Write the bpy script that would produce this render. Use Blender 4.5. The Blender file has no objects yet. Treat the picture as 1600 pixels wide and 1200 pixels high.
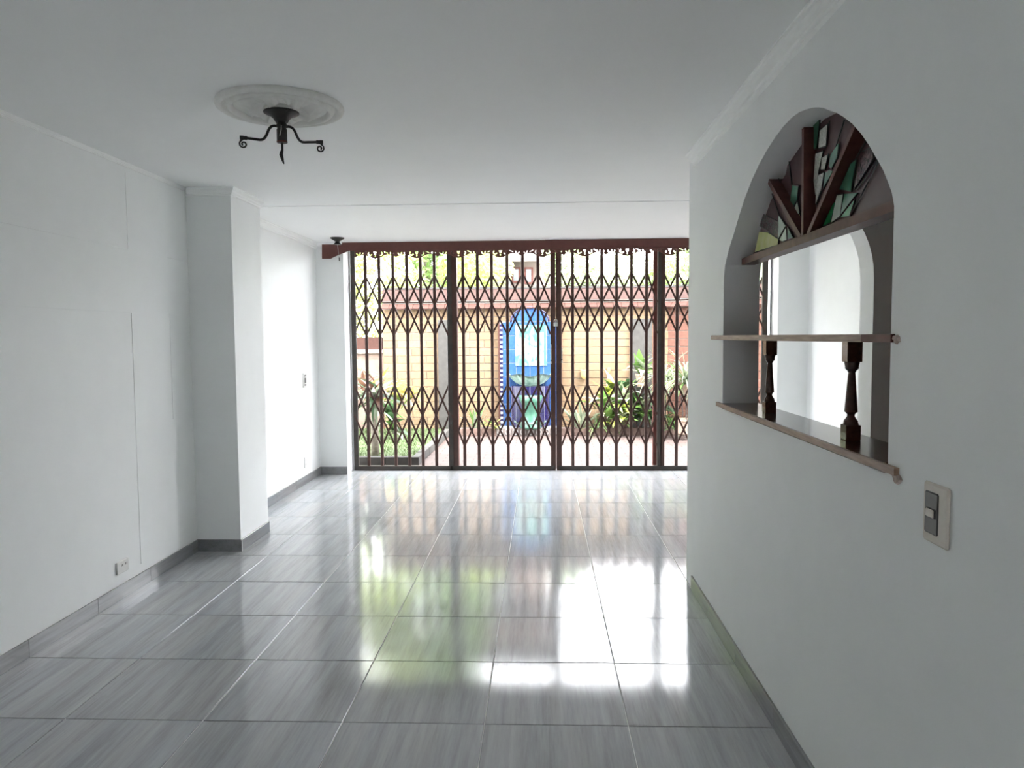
import bpy, bmesh, math, random
from mathutils import Vector, Matrix
import numpy as np

S = bpy.context.scene
COL = S.collection
rnd = random.Random(7)

# ------------------------------------------------------------------ camera
FPX, YAW, PITCH, ROLL, EYE = 1171.25, 0.0387207, -0.0627982, -0.007147, 1.48214
def _basis():
    cy, sy, cp, sp = math.cos(YAW), math.sin(YAW), math.cos(PITCH), math.sin(PITCH)
    fwd = Vector((-sy*cp, cy*cp, sp)); right = Vector((cy, sy, 0)); up = right.cross(fwd)
    c, s = math.cos(ROLL), math.sin(ROLL)
    return right*c + up*s, up*c - right*s, fwd
RGT, UPV, FWD = _basis()
cam = bpy.data.cameras.new('camera'); camo = bpy.data.objects.new('camera', cam); COL.objects.link(camo)
cam.sensor_width = 36; cam.lens = FPX/1600*36; cam.clip_start = 0.02; cam.clip_end = 300
M = Matrix((RGT, UPV, -FWD)).transposed().to_4x4(); M.translation = Vector((0, 0, EYE))
camo.matrix_world = M
S.camera = camo
# pixel of the 1600x1200 photograph -> point on a plane
def ray(x, y): return FWD + RGT*((x-800)/FPX) - UPV*((y-600)/FPX)
def onX(x, y, X): d = ray(x, y); t = X/d.x; return Vector((0, 0, EYE)) + d*t
def onY(x, y, Y): d = ray(x, y); t = Y/d.y; return Vector((0, 0, EYE)) + d*t
def onZ(x, y, Z): d = ray(x, y); t = (Z-EYE)/d.z; return Vector((0, 0, EYE)) + d*t

# ------------------------------------------------------------------ light
w = bpy.data.worlds.new('overcast'); S.world = w; w.use_nodes = True
bg = w.node_tree.nodes['Background']
bg.inputs[0].default_value = (0.95, 0.965, 1.0, 1); bg.inputs[1].default_value = 8.5
sl = bpy.data.lights.new('sun', 'SUN'); so = bpy.data.objects.new('sun', sl); COL.objects.link(so)
sl.energy = 6.0; sl.angle = math.radians(6); sl.color = (1, 0.96, 0.9)
so.rotation_euler = Vector((-0.42, 0.40, -0.85)).to_track_quat('-Z', 'Y').to_euler()
so.location = (8, -4, 14)
vs = S.view_settings
vs.view_transform = 'Standard'; vs.look = 'None'; vs.gamma = 1; vs.use_curve_mapping = False
vs.exposure = 1.55
try: S.cycles.max_bounces = 14; S.cycles.diffuse_bounces = 9
except Exception: pass

# ------------------------------------------------------------------ materials
def new_mat(name):
    m = bpy.data.materials.new(name); m.use_nodes = True
    nt = m.node_tree; return m, nt, nt.nodes['Principled BSDF']
def N(nt, t, **kw):
    n = nt.nodes.new(t)
    for k, v in kw.items(): setattr(n, k, v)
    return n
def mixcol(nt, a, b, fac=None, blend='MIX'):
    n = N(nt, 'ShaderNodeMix', data_type='RGBA', blend_type=blend)
    for s, v in ((6, a), (7, b)):
        if hasattr(v, 'is_linked'): nt.links.new(v, n.inputs[s])
        else: n.inputs[s].default_value = (*v, 1)
    if fac is not None:
        if hasattr(fac, 'is_linked'): nt.links.new(fac, n.inputs[0])
        else: n.inputs[0].default_value = fac
    return n.outputs[2]
ALB = 1.0   # overall albedo scale of the materials made next
def noise_mat(name, c1, c2, scale=20, rough=0.5, metal=0, bump=0.0, stretch=(1, 1, 1), detail=4, spec=0.5, per_object=0.0, trans=0.0):
    m, nt, b = new_mat(name); L = nt.links.new
    c1 = tuple(v*ALB for v in c1); c2 = tuple(v*ALB for v in c2)
    tc = N(nt, 'ShaderNodeTexCoord'); mp = N(nt, 'ShaderNodeMapping'); mp.inputs['Scale'].default_value = stretch
    L(tc.outputs['Object'], mp.inputs['Vector'])
    oi = N(nt, 'ShaderNodeObjectInfo')
    if per_object:
        ml = N(nt, 'ShaderNodeMath', operation='MULTIPLY'); ml.inputs[1].default_value = 37.0; L(oi.outputs['Random'], ml.inputs[0])
        L(ml.outputs[0], mp.inputs['Location'])
    nz = N(nt, 'ShaderNodeTexNoise'); nz.inputs['Scale'].default_value = scale; nz.inputs['Detail'].default_value = detail
    L(mp.outputs[0], nz.inputs['Vector'])
    rp = N(nt, 'ShaderNodeMapRange'); rp.inputs[1].default_value = 0.3; rp.inputs[2].default_value = 0.7
    L(nz.outputs[0], rp.inputs[0])
    col = mixcol(nt, c1, c2, rp.outputs[0])
    if per_object:
        hs = N(nt, 'ShaderNodeHueSaturation'); L(col, hs.inputs['Color'])
        mr = N(nt, 'ShaderNodeMapRange'); mr.inputs[3].default_value = 1-per_object; mr.inputs[4].default_value = 1+per_object
        L(oi.outputs['Random'], mr.inputs[0]); L(mr.outputs[0], hs.inputs['Value']); col = hs.outputs[0]
    L(col, b.inputs['Base Color'])
    b.inputs['Roughness'].default_value = rough; b.inputs['Metallic'].default_value = metal
    b.inputs['Specular IOR Level'].default_value = spec
    if bump:
        bp = N(nt, 'ShaderNodeBump'); bp.inputs['Strength'].default_value = bump; bp.inputs['Distance'].default_value = 0.002
        L(nz.outputs[0], bp.inputs['Height']); L(bp.outputs[0], b.inputs['Normal'])
    if trans:
        tr = N(nt, 'ShaderNodeBsdfTranslucent'); L(col, tr.inputs[0])
        mx = N(nt, 'ShaderNodeMixShader'); mx.inputs[0].default_value = trans
        L(b.outputs[0], mx.inputs[1]); L(tr.outputs[0], mx.inputs[2])
        L(mx.outputs[0], nt.nodes['Material Output'].inputs[0])
    return m

WHITE = noise_mat('white_wall_paint', (0.86, 0.88, 0.875), (0.88, 0.90, 0.895), 6, 0.55, bump=0.05, spec=0.3)
CEIL = noise_mat('white_ceiling_paint', (0.915, 0.93, 0.92), (0.93, 0.945, 0.935), 5, 0.6, bump=0.04, spec=0.25)
PLASTER = noise_mat('plaster_ornament', (0.74, 0.74, 0.70), (0.80, 0.80, 0.77), 30, 0.7, bump=0.2)
KITCHEN = noise_mat('brown_kitchen_panelling', (0.28, 0.12, 0.065), (0.34, 0.16, 0.09), 3, 0.5, stretch=(1, 1, 8))
IRON = noise_mat('brown_painted_iron', (0.045, 0.018, 0.013), (0.070, 0.028, 0.019), 30, 0.5, bump=0.1)
IRON2 = noise_mat('dark_post_iron', (0.030, 0.028, 0.024), (0.055, 0.040, 0.032), 25, 0.5, bump=0.1)
IRONRED = noise_mat('red_oxide_header', (0.095, 0.028, 0.022), (0.13, 0.040, 0.032), 12, 0.5, bump=0.1)
BLACK = noise_mat('black_wrought_iron', (0.008, 0.008, 0.008), (0.02, 0.018, 0.016), 60, 0.55, bump=0.3)
WOOD = noise_mat('dark_varnished_wood', (0.045, 0.018, 0.012), (0.10, 0.040, 0.026), 6, 0.16, stretch=(9, 1, 9), bump=0.06)
EDGE = noise_mat('worn_wood_edge', (0.19, 0.105, 0.075), (0.36, 0.24, 0.165), 9, 0.4, stretch=(6, 1, 14), bump=0.1)
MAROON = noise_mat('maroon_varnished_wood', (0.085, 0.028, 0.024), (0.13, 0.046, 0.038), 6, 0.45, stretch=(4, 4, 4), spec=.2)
RAWPLASTER = noise_mat('raw_plaster_patch', (0.42, 0.32, 0.28), (0.62, 0.52, 0.46), 60, 0.9, bump=0.8)
CREAM = noise_mat('cream_plastic', (0.62, 0.57, 0.50), (0.68, 0.63, 0.56), 40, 0.35)
WPLAST = noise_mat('white_plastic', (0.70, 0.70, 0.68), (0.75, 0.75, 0.73), 40, 0.35)
DPLAST = noise_mat('dark_plastic', (0.06, 0.06, 0.055), (0.085, 0.085, 0.08), 40, 0.35)
BLKPLAST = noise_mat('black_plastic', (0.012, 0.012, 0.012), (0.02, 0.02, 0.02), 40, 0.4)
STEEL = noise_mat('brushed_steel', (0.5, 0.5, 0.48), (0.62, 0.62, 0.6), 50, 0.35, metal=0.9)
GROUT = noise_mat('floor_grout', (0.72, 0.72, 0.71), (0.80, 0.80, 0.79), 30, 0.6)
TRACKMETAL = noise_mat('aluminium_jamb', (0.25, 0.27, 0.27), (0.5, 0.5, 0.5), 14, 0.4, metal=0.4, stretch=(1, 1, .3))

def tile_material(name, bright=1.0, along=(14, 0.8, 14)):
    m, nt, b = new_mat(name); L = nt.links.new
    tc = N(nt, 'ShaderNodeTexCoord'); oi = N(nt, 'ShaderNodeObjectInfo')
    cb = N(nt, 'ShaderNodeCombineXYZ')
    for i, k in enumerate((91.0, 57.0, 23.0)):
        ml = N(nt, 'ShaderNodeMath', operation='MULTIPLY'); ml.inputs[1].default_value = k; L(oi.outputs['Random'], ml.inputs[0]); L(ml.outputs[0], cb.inputs[i])
    mp = N(nt, 'ShaderNodeMapping'); mp.inputs['Scale'].default_value = along; L(tc.outputs['Object'], mp.inputs['Vector']); L(cb.outputs[0], mp.inputs['Location'])
    n1 = N(nt, 'ShaderNodeTexNoise'); n1.inputs['Scale'].default_value = 1.3; n1.inputs['Detail'].default_value = 6; n1.inputs['Roughness'].default_value = .6; L(mp.outputs[0], n1.inputs[0])
    n2 = N(nt, 'ShaderNodeTexNoise'); n2.inputs['Scale'].default_value = 7.0; n2.inputs['Detail'].default_value = 5; n2.inputs['Roughness'].default_value = .65; L(mp.outputs[0], n2.inputs[0])
    n3 = N(nt, 'ShaderNodeTexNoise'); n3.inputs['Scale'].default_value = 0.6; L(mp.outputs[0], n3.inputs[0])
    cr = N(nt, 'ShaderNodeValToRGB'); e = cr.color_ramp.elements
    e[0].position = .30; e[0].color = (.30*bright, .30*bright, .305*bright, 1)
    e[1].position = .72; e[1].color = (.46*bright, .465*bright, .475*bright, 1)
    k = cr.color_ramp.elements.new(.5); k.color = (.385*bright, .39*bright, .40*bright, 1)
    ad = N(nt, 'ShaderNodeMath', operation='MULTIPLY_ADD'); L(n2.outputs[0], ad.inputs[0]); ad.inputs[1].default_value = .45
    sc = N(nt, 'ShaderNodeMath', operation='MULTIPLY_ADD'); L(n1.outputs[0], sc.inputs[0]); sc.inputs[1].default_value = .75; sc.inputs[2].default_value = -.10
    L(sc.outputs[0], ad.inputs[2]); L(ad.outputs[0], cr.inputs[0])
    tint = mixcol(nt, (1.04, 1.0, .95), (.95, 1.0, 1.07), n3.outputs[0])
    c2 = mixcol(nt, cr.outputs[0], tint, 1.0, 'MULTIPLY')
    L(c2, b.inputs['Base Color'])
    b.inputs['Roughness'].default_value = .13; b.inputs['Specular IOR Level'].default_value = .40
    rm = N(nt, 'ShaderNodeMapRange'); rm.inputs[3].default_value = .045; rm.inputs[4].default_value = .13; L(n2.outputs[0], rm.inputs[0]); L(rm.outputs[0], b.inputs['Roughness'])
    bp = N(nt, 'ShaderNodeBump'); bp.inputs['Strength'].default_value = .055; bp.inputs['Distance'].default_value = .003
    L(n2.outputs[0], bp.inputs['Height']); L(bp.outputs[0], b.inputs['Normal'])
    return m
TILE = tile_material('grey_wood_look_porcelain')
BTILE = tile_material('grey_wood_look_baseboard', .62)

# ------------------------------------------------------------------ mesh helpers
def tag(o, label=None, cat=None, group=None, kind=None):
    if label: o['label'] = label
    if cat: o['category'] = cat
    if group: o['group'] = group
    if kind: o['kind'] = kind
    return o
def link(name, me, mat, parent=None, loc=None, rot=None):
    o = bpy.data.objects.new(name, me)
    COL.objects.link(o)
    if mat and not me.materials: me.materials.append(mat)
    if parent: o.parent = parent
    if loc is not None: o.location = loc
    if rot is not None: o.rotation_euler = rot
    return o
def empty(name, loc=(0, 0, 0), rz=0):
    o = bpy.data.objects.new(name, None); COL.objects.link(o); o.location = loc; o.rotation_euler = (0, 0, rz); o.empty_display_size = .1
    return o
class MB:
    def __init__(s): s.bm = bmesh.new()
    def box(s, a, b, bevel=0):
        vs = [s.bm.verts.new((x, y, z)) for x in (a[0], b[0]) for y in (a[1], b[1]) for z in (a[2], b[2])]
        fs = [(0, 1, 3, 2), (4, 6, 7, 5), (0, 4, 5, 1), (2, 3, 7, 6), (0, 2, 6, 4), (1, 5, 7, 3)]
        F = [s.bm.faces.new([vs[i] for i in f]) for f in fs]
        if bevel:
            E = list({e for f in F for e in f.edges})
            bmesh.ops.bevel(s.bm, geom=E, offset=bevel, segments=1, affect='EDGES', profile=.5)
        return s
    def poly(s, outer, holes=(), depth=.01, mp=lambda u, v, d: (u, d, v)):
        """planar outline with holes, extruded; mp maps (u, v, depth)"""
        E = []
        for lp in [outer, *holes]:
            vs = [s.bm.verts.new(mp(u, v, 0)) for u, v in lp]
            for i in range(len(vs)): E.append(s.bm.edges.new((vs[i], vs[(i+1) % len(vs)])))
        r = bmesh.ops.triangle_fill(s.bm, use_beauty=True, use_dissolve=False, edges=E)
        F = [g for g in r['geom'] if isinstance(g, bmesh.types.BMFace)]
        if depth:
            off = Vector(mp(0, 0, depth)) - Vector(mp(0, 0, 0))
            x = bmesh.ops.extrude_face_region(s.bm, geom=F)
            bmesh.ops.translate(s.bm, vec=off, verts=[g for g in x['geom'] if isinstance(g, bmesh.types.BMVert)])
        return s
    def tube(s, pts, rad, n=8, cap=True):
        pts = [Vector(p) for p in pts]; rings = []
        R = rad if isinstance(rad, (list, tuple)) else [rad]*len(pts)
        prev = None
        for i, p in enumerate(pts):
            t = (pts[min(i+1, len(pts)-1)] - pts[max(i-1, 0)]).normalized()
            if prev is None: a = t.orthogonal().normalized()
            else:
                a = prev - t*prev.dot(t)
                a = a.normalized() if a.length > 1e-6 else t.orthogonal().normalized()
            prev = a; b = t.cross(a)
            rings.append([s.bm.verts.new(p + (a*math.cos(2*math.pi*k/n) + b*math.sin(2*math.pi*k/n))*R[i]) for k in range(n)])
        for r0, r1 in zip(rings, rings[1:]):
            for k in range(n): s.bm.faces.new((r0[k], r0[(k+1) % n], r1[(k+1) % n], r1[k]))
        if cap: s.bm.faces.new(rings[0][::-1]); s.bm.faces.new(rings[-1])
        return s
    def lathe(s, prof, n=32, c=(0, 0, 0), f=None, cap=True):
        rings = []
        for r, z in prof:
            rings.append([s.bm.verts.new((c[0]+r*math.cos(2*math.pi*k/n), c[1]+r*math.sin(2*math.pi*k/n), c[2]+z+(f(r, 2*math.pi*k/n) if f else 0))) for k in range(n)])
        for r0, r1 in zip(rings, rings[1:]):
            for k in range(n): s.bm.faces.new((r0[k], r0[(k+1) % n], r1[(k+1) % n], r1[k]))
        if cap: s.bm.faces.new(rings[0][::-1]); s.bm.faces.new(rings[-1])
        return s
    def strip(s, a, b, wdt, d0, d1):
        """flat bar in the XZ plane from a to b"""
        a = Vector((a[0], 0, a[1])); b = Vector((b[0], 0, b[1])); t = (b-a).normalized(); n = Vector((-t.z, 0, t.x))*wdt/2
        q = [a+n, b+n, b-n, a-n]
        v0 = [s.bm.verts.new((p.x, d0, p.z)) for p in q]; v1 = [s.bm.verts.new((p.x, d1, p.z)) for p in q]
        s.bm.faces.new(v0); s.bm.faces.new(v1[::-1])
        for i in range(4): s.bm.faces.new((v0[i], v1[i], v1[(i+1) % 4], v0[(i+1) % 4]))
        return s
    def mesh(s, name, smooth=False):
        bmesh.ops.recalc_face_normals(s.bm, faces=s.bm.faces[:])
        me = bpy.data.meshes.new(name); s.bm.to_mesh(me); s.bm.free()
        if smooth:
            for p in me.polygons: p.use_smooth = True
        return me
    def build(s, name, mat, parent=None, loc=None, rot=None, smooth=False):
        return link(name, s.mesh(name, smooth), mat, parent, loc, rot)
def struct(o): o['kind'] = 'structure'; return o
def smooth_angle(o, deg=35):
    me = o.data
    for p in me.polygons: p.use_smooth = True
    try: me.set_sharp_from_angle(angle=math.radians(deg))
    except Exception: pass
    return o

# ------------------------------------------------------------------ room dimensions
XL, XR = -2.41, 2.81          # side walls
XB, XB2 = 0.88, 1.05          # bar wall faces
YB = -1.3                     # wall behind the camera
YE, YE2 = 4.34, 4.52          # end of bar wall / arched partition
YR, YG = 8.02, 8.27           # window return / gate
H, H2 = 2.507, 2.501            # ceiling heights
T = 0.55; TX0, TY0 = -0.7733, 2.7833

# ------------------------------------------------------------------ floor
fo = struct(MB().box((XL-.1, YB-.1, -.12), (XR+.1, YG+.10, -.0045)).build('floor', GROUT))
gap = .0045
def tile_mesh(wx, wy):
    return MB().box((-wx/2, -wy/2, -.010), (wx/2, wy/2, 0), .0014).mesh('tile')
cache = {}
ix0 = math.floor((XL-TX0)/T)
for ix in range(-4, 8):
    for iy in range(-8, 12):
        x0, x1 = TX0+ix*T, TX0+(ix+1)*T; y0, y1 = TY0+iy*T, TY0+(iy+1)*T
        x0, x1 = max(x0, XL), min(x1, XR); y0, y1 = max(y0, YB), min(y1, YG+.03)
        if x1-x0 < .03 or y1-y0 < .03: continue
        k = (round(x1-x0, 3), round(y1-y0, 3))
        if k not in cache: cache[k] = tile_mesh(k[0]-gap, k[1]-gap)
        link('tile', cache[k], TILE, fo, ((x0+x1)/2, (y0+y1)/2, rnd.uniform(-.0003, .0003)),
             (rnd.uniform(-1, 1)*.0011, rnd.uniform(-1, 1)*.0011, 0))

# ------------------------------------------------------------------ walls
def relief_wall(name, ys, zs, x, rec, depth, thick):
    """wall in plane X=x facing +X, thin recessed seams in the cells where rec(y,z) is true"""
    b = MB()
    for i in range(len(ys)-1):
        for j in range(len(zs)-1):
            ym, zm = (ys[i]+ys[i+1])/2, (zs[j]+zs[j+1])/2
            xx = x-depth if rec(ym, zm) else x
            b.box((x-thick, ys[i], zs[j]), (xx, ys[i+1], zs[j+1]))
    bmesh.ops.remove_doubles(b.bm, verts=b.bm.verts[:], dist=1e-5)
    return b.build(name, WHITE)
g = .0022
def seam(y, z):
    def hy(y0, y1, zc): return y0 <= y <= y1 and abs(z-zc) < g
    def vz(z0, z1, yc): return z0 <= z <= z1 and abs(y-yc) < g
    return (hy(-9, 4.346, 1.637) or hy(-9, 4.338, 2.008) or vz(.135, 1.64, 4.345) or vz(2.006, 2.455, 4.336)
            or hy(4.80, 5.2, 1.647) or hy(4.79, 5.2, 2.009) or vz(.96, 1.649, 4.80) or vz(2.007, 2.43, 4.797))
def cuts(base, pts):
    r = set(base)
    for p in pts: r |= {round(p-g, 4), round(p+g, 4)}
    return sorted(r)
wl = struct(relief_wall('wall_left', cuts([YB-.1, 5.07, 8.4], [4.336, 4.345, 4.797, 4.80][0:1]+[4.3455+.0045, 4.80]), cuts([0, .135, .96, 2.43, 2.455, 2.56], [1.637, 1.6465+.003, 2.008]), XL, seam, .0035, .15))
struct(MB().box((XL, 5.08, 0), (-2.10, 5.61, H)).build('wall_pillar', WHITE))
# return walls left and right of the gate, with the outer reveal
struct(MB().box((XL-.02, YR, 0), (-2.11, 8.42, H2+.03)).build('wall_window_left', WHITE))
struct(MB().box((2.495, YR, 0), (XR+.02, 8.42, H2+.03)).build('wall_window_right', WHITE))
struct(MB().box((XR, YB-.1, 0), (XR+.15, 8.42, 2.56)).build('wall_right', WHITE))
WB = (.34, .82, .95, 1.36)   # window opening added in the unseen back wall to let in fill light
struct(MB().poly([(XL, 0), (XR, 0), (XR, 2.56), (XL, 2.56)], [[(WB[0], WB[2]), (WB[1], WB[2]), (WB[1], WB[3]), (WB[0], WB[3])]], .15, lambda u, v, d: (u, YB-d, v)).build('wall_back', WHITE))
w1 = struct(empty('fill_window_1', (0, YB-.08, 0)))
for xx in (WB[0]+.015, (WB[0]+WB[1])/2, WB[1]-.015): MB().box((xx-.015, -.02, WB[2]), (xx+.015, .02, WB[3])).build('fill_window_frame', WPLAST, w1)
for zz in (WB[2]+.015, WB[3]-.015): MB().box((WB[0]+.03, -.02, zz-.015), (WB[1]-.03, .02, zz+.015)).build('fill_window_frame', WPLAST, w1)
struct(MB().box((XR-.03, YB, 0), (XR, YE, H)).build('wall_kitchen_side', KITCHEN))
struct(MB().box((XB2, YB, 0), (XR-.03, YB+.03, H)).build('wall_kitchen_back', KITCHEN))
# bar wall with the hand-plastered arched hatch (outline read off the wall plane)
ARCH = [(3.661, 1.755), (3.640, 1.815), (3.573, 1.880), (3.473, 1.950), (3.393, 2.011), (3.312, 2.066), (3.205, 2.124), (3.098, 2.167), (2.998, 2.197),
        (2.898, 2.219), (2.800, 2.234), (2.706, 2.240), (2.630, 2.236), (2.563, 2.225), (2.510, 2.214), (2.458, 2.200), (2.410, 2.184), (2.362, 2.162), (2.306, 2.139), (2.250, 2.110), (2.190, 2.075),
        (2.129, 2.031), (2.078, 1.988), (2.028, 1.940), (1.990, 1.903), (1.959, 1.864), (1.938, 1.835), (1.924, 1.800)]
SILL = 1.13
HOLE = [(3.661, SILL)] + ARCH + [(1.924, SILL)]
YX = lambda X0: (lambda u, v, d: (X0+d, u, v))
bw = struct(MB().poly([(YB, 0), (YE, 0), (YE, H), (YB, H)], [HOLE], XB2-XB, YX(XB)).build('wall_bar', WHITE)); smooth_angle(bw, 25)
# arched doorway between bar wall and right wall
AC, AR, ASP, ARISE = 1.465, .418, 1.80, .50
arc2 = [(AC+AR*math.cos(math.pi*k/24), ASP+ARISE*math.sin(math.pi*k/24)) for k in range(25)]
out2 = [(XB, 0), (AC-AR, 0)] + arc2[::-1] + [(AC+AR, 0), (XR, 0), (XR, H), (XB, H)]
struct(MB().poly(out2, [], YE2-YE, lambda u, v, d: (u, YE+d, v)).build('wall_arched_doorway', WHITE))
# ceilings (roof slab above)
struct(MB().box((XL-.15, YB-.15, H), (XR+.15, 5.81, H+.22)).build('ceiling', CEIL))
struct(MB().box((XL-.15, 5.81, H2), (XR+.15, 8.42, H+.22)).build('ceiling_window_bay', CEIL))
# facade beyond the side walls so the garden sees a house
struct(MB().box((-6.5, 8.25, -.1), (XL-.02, 8.42, 2.73)).build('wall_facade_left', WHITE))
struct(MB().box((XR+.02, 8.25, -.1), (6.5, 8.42, 2.73)).build('wall_facade_right', WHITE))

# crown mouldings: stepped profile swept along a wall
CP = [(0, 0), (.050, 0), (.050, -.008), (.043, -.012), (.040, -.022), (.030, -.030), (.024, -.046), (.016, -.050), (.014, -.062), (0, -.068)]
def crown(name, p0, p1, nrm, z, e0=0, e1=0, s=1.0):
    p0, p1, nrm = Vector(p0), Vector(p1), Vector(nrm); t = (p1-p0).normalized(); b = MB(); R = []
    for p, e, sg in ((p0, e0, -1), (p1, e1, 1)):
        R.append([b.bm.verts.new((p.x+nrm.x*u*s+t.x*e*sg*u*s, p.y+nrm.y*u*s+t.y*e*sg*u*s, z+v*s)) for u, v in CP])
    n = len(CP)
    for i in range(n): b.bm.faces.new((R[0][i], R[0][(i+1) % n], R[1][(i+1) % n], R[1][i]))
    b.bm.faces.new(R[0]); b.bm.faces.new(R[1][::-1])
    return struct(b.build(name, CEIL))
crown('trim_1', (XL, YB, 0), (XL, 5.08, 0), (1, 0, 0), H, 0, -1, .35)
crown('trim_2', (XL, 5.08, 0), (-2.10, 5.08, 0), (0, -1, 0), H, -.6, 1, .8)
crown('trim_3', (-2.10, 5.08, 0), (-2.10, 5.61, 0), (1, 0, 0), H, 1, 0, .8)
crown('trim_4', (XL, 5.82, 0), (XL, YR, 0), (1, 0, 0), H2, 0, -1, .9)
crown('trim_5', (XL, YR, 0), (-2.11, YR, 0), (0, -1, 0), H2, -1, 0, .9)
crown('trim_6', (XB, YB, 0), (XB, YE, 0), (-1, 0, 0), H, 0, 1)
crown('trim_7', (XB, YE, 0), (XB2, YE, 0), (0, 1, 0), H, 1, 0)

# baseboards of cut floor tile
def baseboard(name, p0, p1, nrm, z=.083, th=.011, joints=None):
    p0, p1, nrm = Vector(p0), Vector(p1), Vector(nrm); t = (p1-p0).normalized(); Ln = (p1-p0).length
    o = struct(empty(name, (0, 0, 0)))
    ps = [0]+[j for j in (joints or []) if .02 < j < Ln-.02]+[Ln]
    for a, c in zip(ps, ps[1:]):
        q0 = p0+t*(a+.0012); q1 = p0+t*(c-.0012)+nrm*th
        lo = [min(q0[i], q1[i]) for i in (0, 1)]; hi = [max(q0[i], q1[i]) for i in (0, 1)]
        cx, cy = (lo[0]+hi[0])/2, (lo[1]+hi[1])/2
        MB().box((lo[0]-cx, lo[1]-cy, 0), (hi[0]-cx, hi[1]-cy, z), .001).build('baseboard_tile', BTILE, o, (cx, cy, 0))
    q0 = p0; q1 = p1+nrm*(th*.55)
    lo = [min(q0[i], q1[i]) for i in (0, 1)]; hi = [max(q0[i], q1[i]) for i in (0, 1)]
    MB().box((lo[0], lo[1], 0), (hi[0], hi[1], z-.002)).build('joint', GROUT, o)
    return o
yj = [TY0+i*T for i in range(-7, 12)]
baseboard('baseboard_left', (XL, YB, 0), (XL, 5.069, 0), (1, 0, 0), joints=[y-YB for y in yj])
baseboard('baseboard_pillar_front', (XL, 5.08, 0), (-2.089, 5.08, 0), (0, -1, 0))
baseboard('baseboard_pillar_side', (-2.10, 5.08, 0), (-2.10, 5.61, 0), (1, 0, 0))
baseboard('baseboard_left_bay', (XL, 5.61, 0), (XL, 8.009, 0), (1, 0, 0), joints=[y-5.61 for y in yj])
baseboard('baseboard_window_left', (XL, YR, 0), (-2.11, YR, 0), (0, -1, 0))
baseboard('baseboard_bar_wall', (XB, YB, 0), (XB, YE, 0), (-1, 0, 0), joints=[y-YB for y in yj])
baseboard('baseboard_right_bay', (XR, YE2, 0), (XR, 8.009, 0), (-1, 0, 0), joints=[y-YE2 for y in yj])
baseboard('baseboard_window_right', (2.495, YR, 0), (XR, YR, 0), (0, -1, 0))

# ------------------------------------------------------------------ folding gates
ZR = (0.0, .055)
ZONES = [(2.171, 1.845, 1.509), (.958, .618, .272)]
PANELS = [  # left edge of left post, inner posts, bars, labels
    (-2.080, [-1.932, -1.780, -1.626, -1.472, -1.320, -1.168], -1.021, 'leftmost folding iron gate panel, beside the left window reveal'),
    (-.985, [-.852, -.692, -.536, -.366, -.196, -.028], .107, 'folding iron gate panel in front of the blue fountain, left of the padlock'),
    (.226, [.350, .511, .667, .829, .990, 1.154], 1.271, 'folding iron gate panel just right of the padlocked centre posts'),
    (1.333, [1.487, 1.648, 1.808, 1.968, 2.128, 2.288], 2.435, 'rightmost folding iron gate panel, half hidden behind the white bar wall')]
bar_me = MB().box((-.0165, -.012, 0), (.0165, .012, 2.43), .003).mesh('bar')
def post_me(w): return MB().box((-w/2, -.018, 0), (w/2, .018, 2.47), .003).mesh('post')
strap_cache = {}
def strap(par, xa, za, xb, zb, yo):
    k = (round(xb-xa, 3), round(zb-za, 3), yo)
    if k not in strap_cache:
        strap_cache[k] = MB().strip((0, 0), (xb-xa, zb-za), .0195, -.003, .003).mesh('lattice_strap')
    link('lattice_strap', strap_cache[k], IRON, par, (xa, yo, za))
boss_me = MB().tube([(0, -.021, 0), (0, -.015, 0)], .009, 8).mesh('rivet')
for pi, (xl, bars, xr, lab) in enumerate(PANELS):
    gt = tag(empty('folding_gate', (0, YG, 0)), lab, 'gate', 'folding iron gate panels across the garden opening')
    for bx in bars: link('bar', bar_me, IRON, gt, (bx, 0, .05))
    wl_, wr_ = [(.058, .062), (.06, .056), (.06, .052), (.045, .06)][pi]
    lx, rx = [(-2.073, -.990-.0), (-.950, .135), (.198, 1.300), (1.333, 2.43)][pi]
    if pi == 0: rx = -.998
    link('post', post_me(wl_ if pi != 0 else .05), IRON2 if pi == 0 else IRON, gt, (lx if pi else -2.070, 0, .0))
    link('post', post_me(wr_), IRON2 if pi != 1 else IRON, gt, (rx, 0, .0))
    xs = [xl]+bars+[xr]
    for zt, zm, zb in ZONES:
        for xa, xb in zip(xs, xs[1:]):
            strap(gt, xa, zt, xb, zm, -.0155); strap(gt, xa, zm, xb, zb, -.0155)
            strap(gt, xa, zm, xb, zt, .0155); strap(gt, xa, zb, xb, zm, .0155)
    MB().box((xl-.03, -.022, 0), (xr+.04, .022, .052), .003).build('bottom_rail', IRON2, gt)
    MB().box((xl-.03, -.022, 2.465), (xr+.04, .022, 2.50)).build('top_rail', IRON, gt)
# slim wooden mullions of the opening standing right behind the gates
for xm, lab in ((-.945, 'slim brown mullion behind the gate, left of the fountain'), (1.262, 'slim brown mullion behind the gate, right of the potted plants')):
    tag(MB().box((xm-.024, 8.318, 0), (xm+.024, 8.36, 2.49), .003).build('mullion', MAROON), lab, 'mullion', 'mullions behind the gates')
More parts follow.
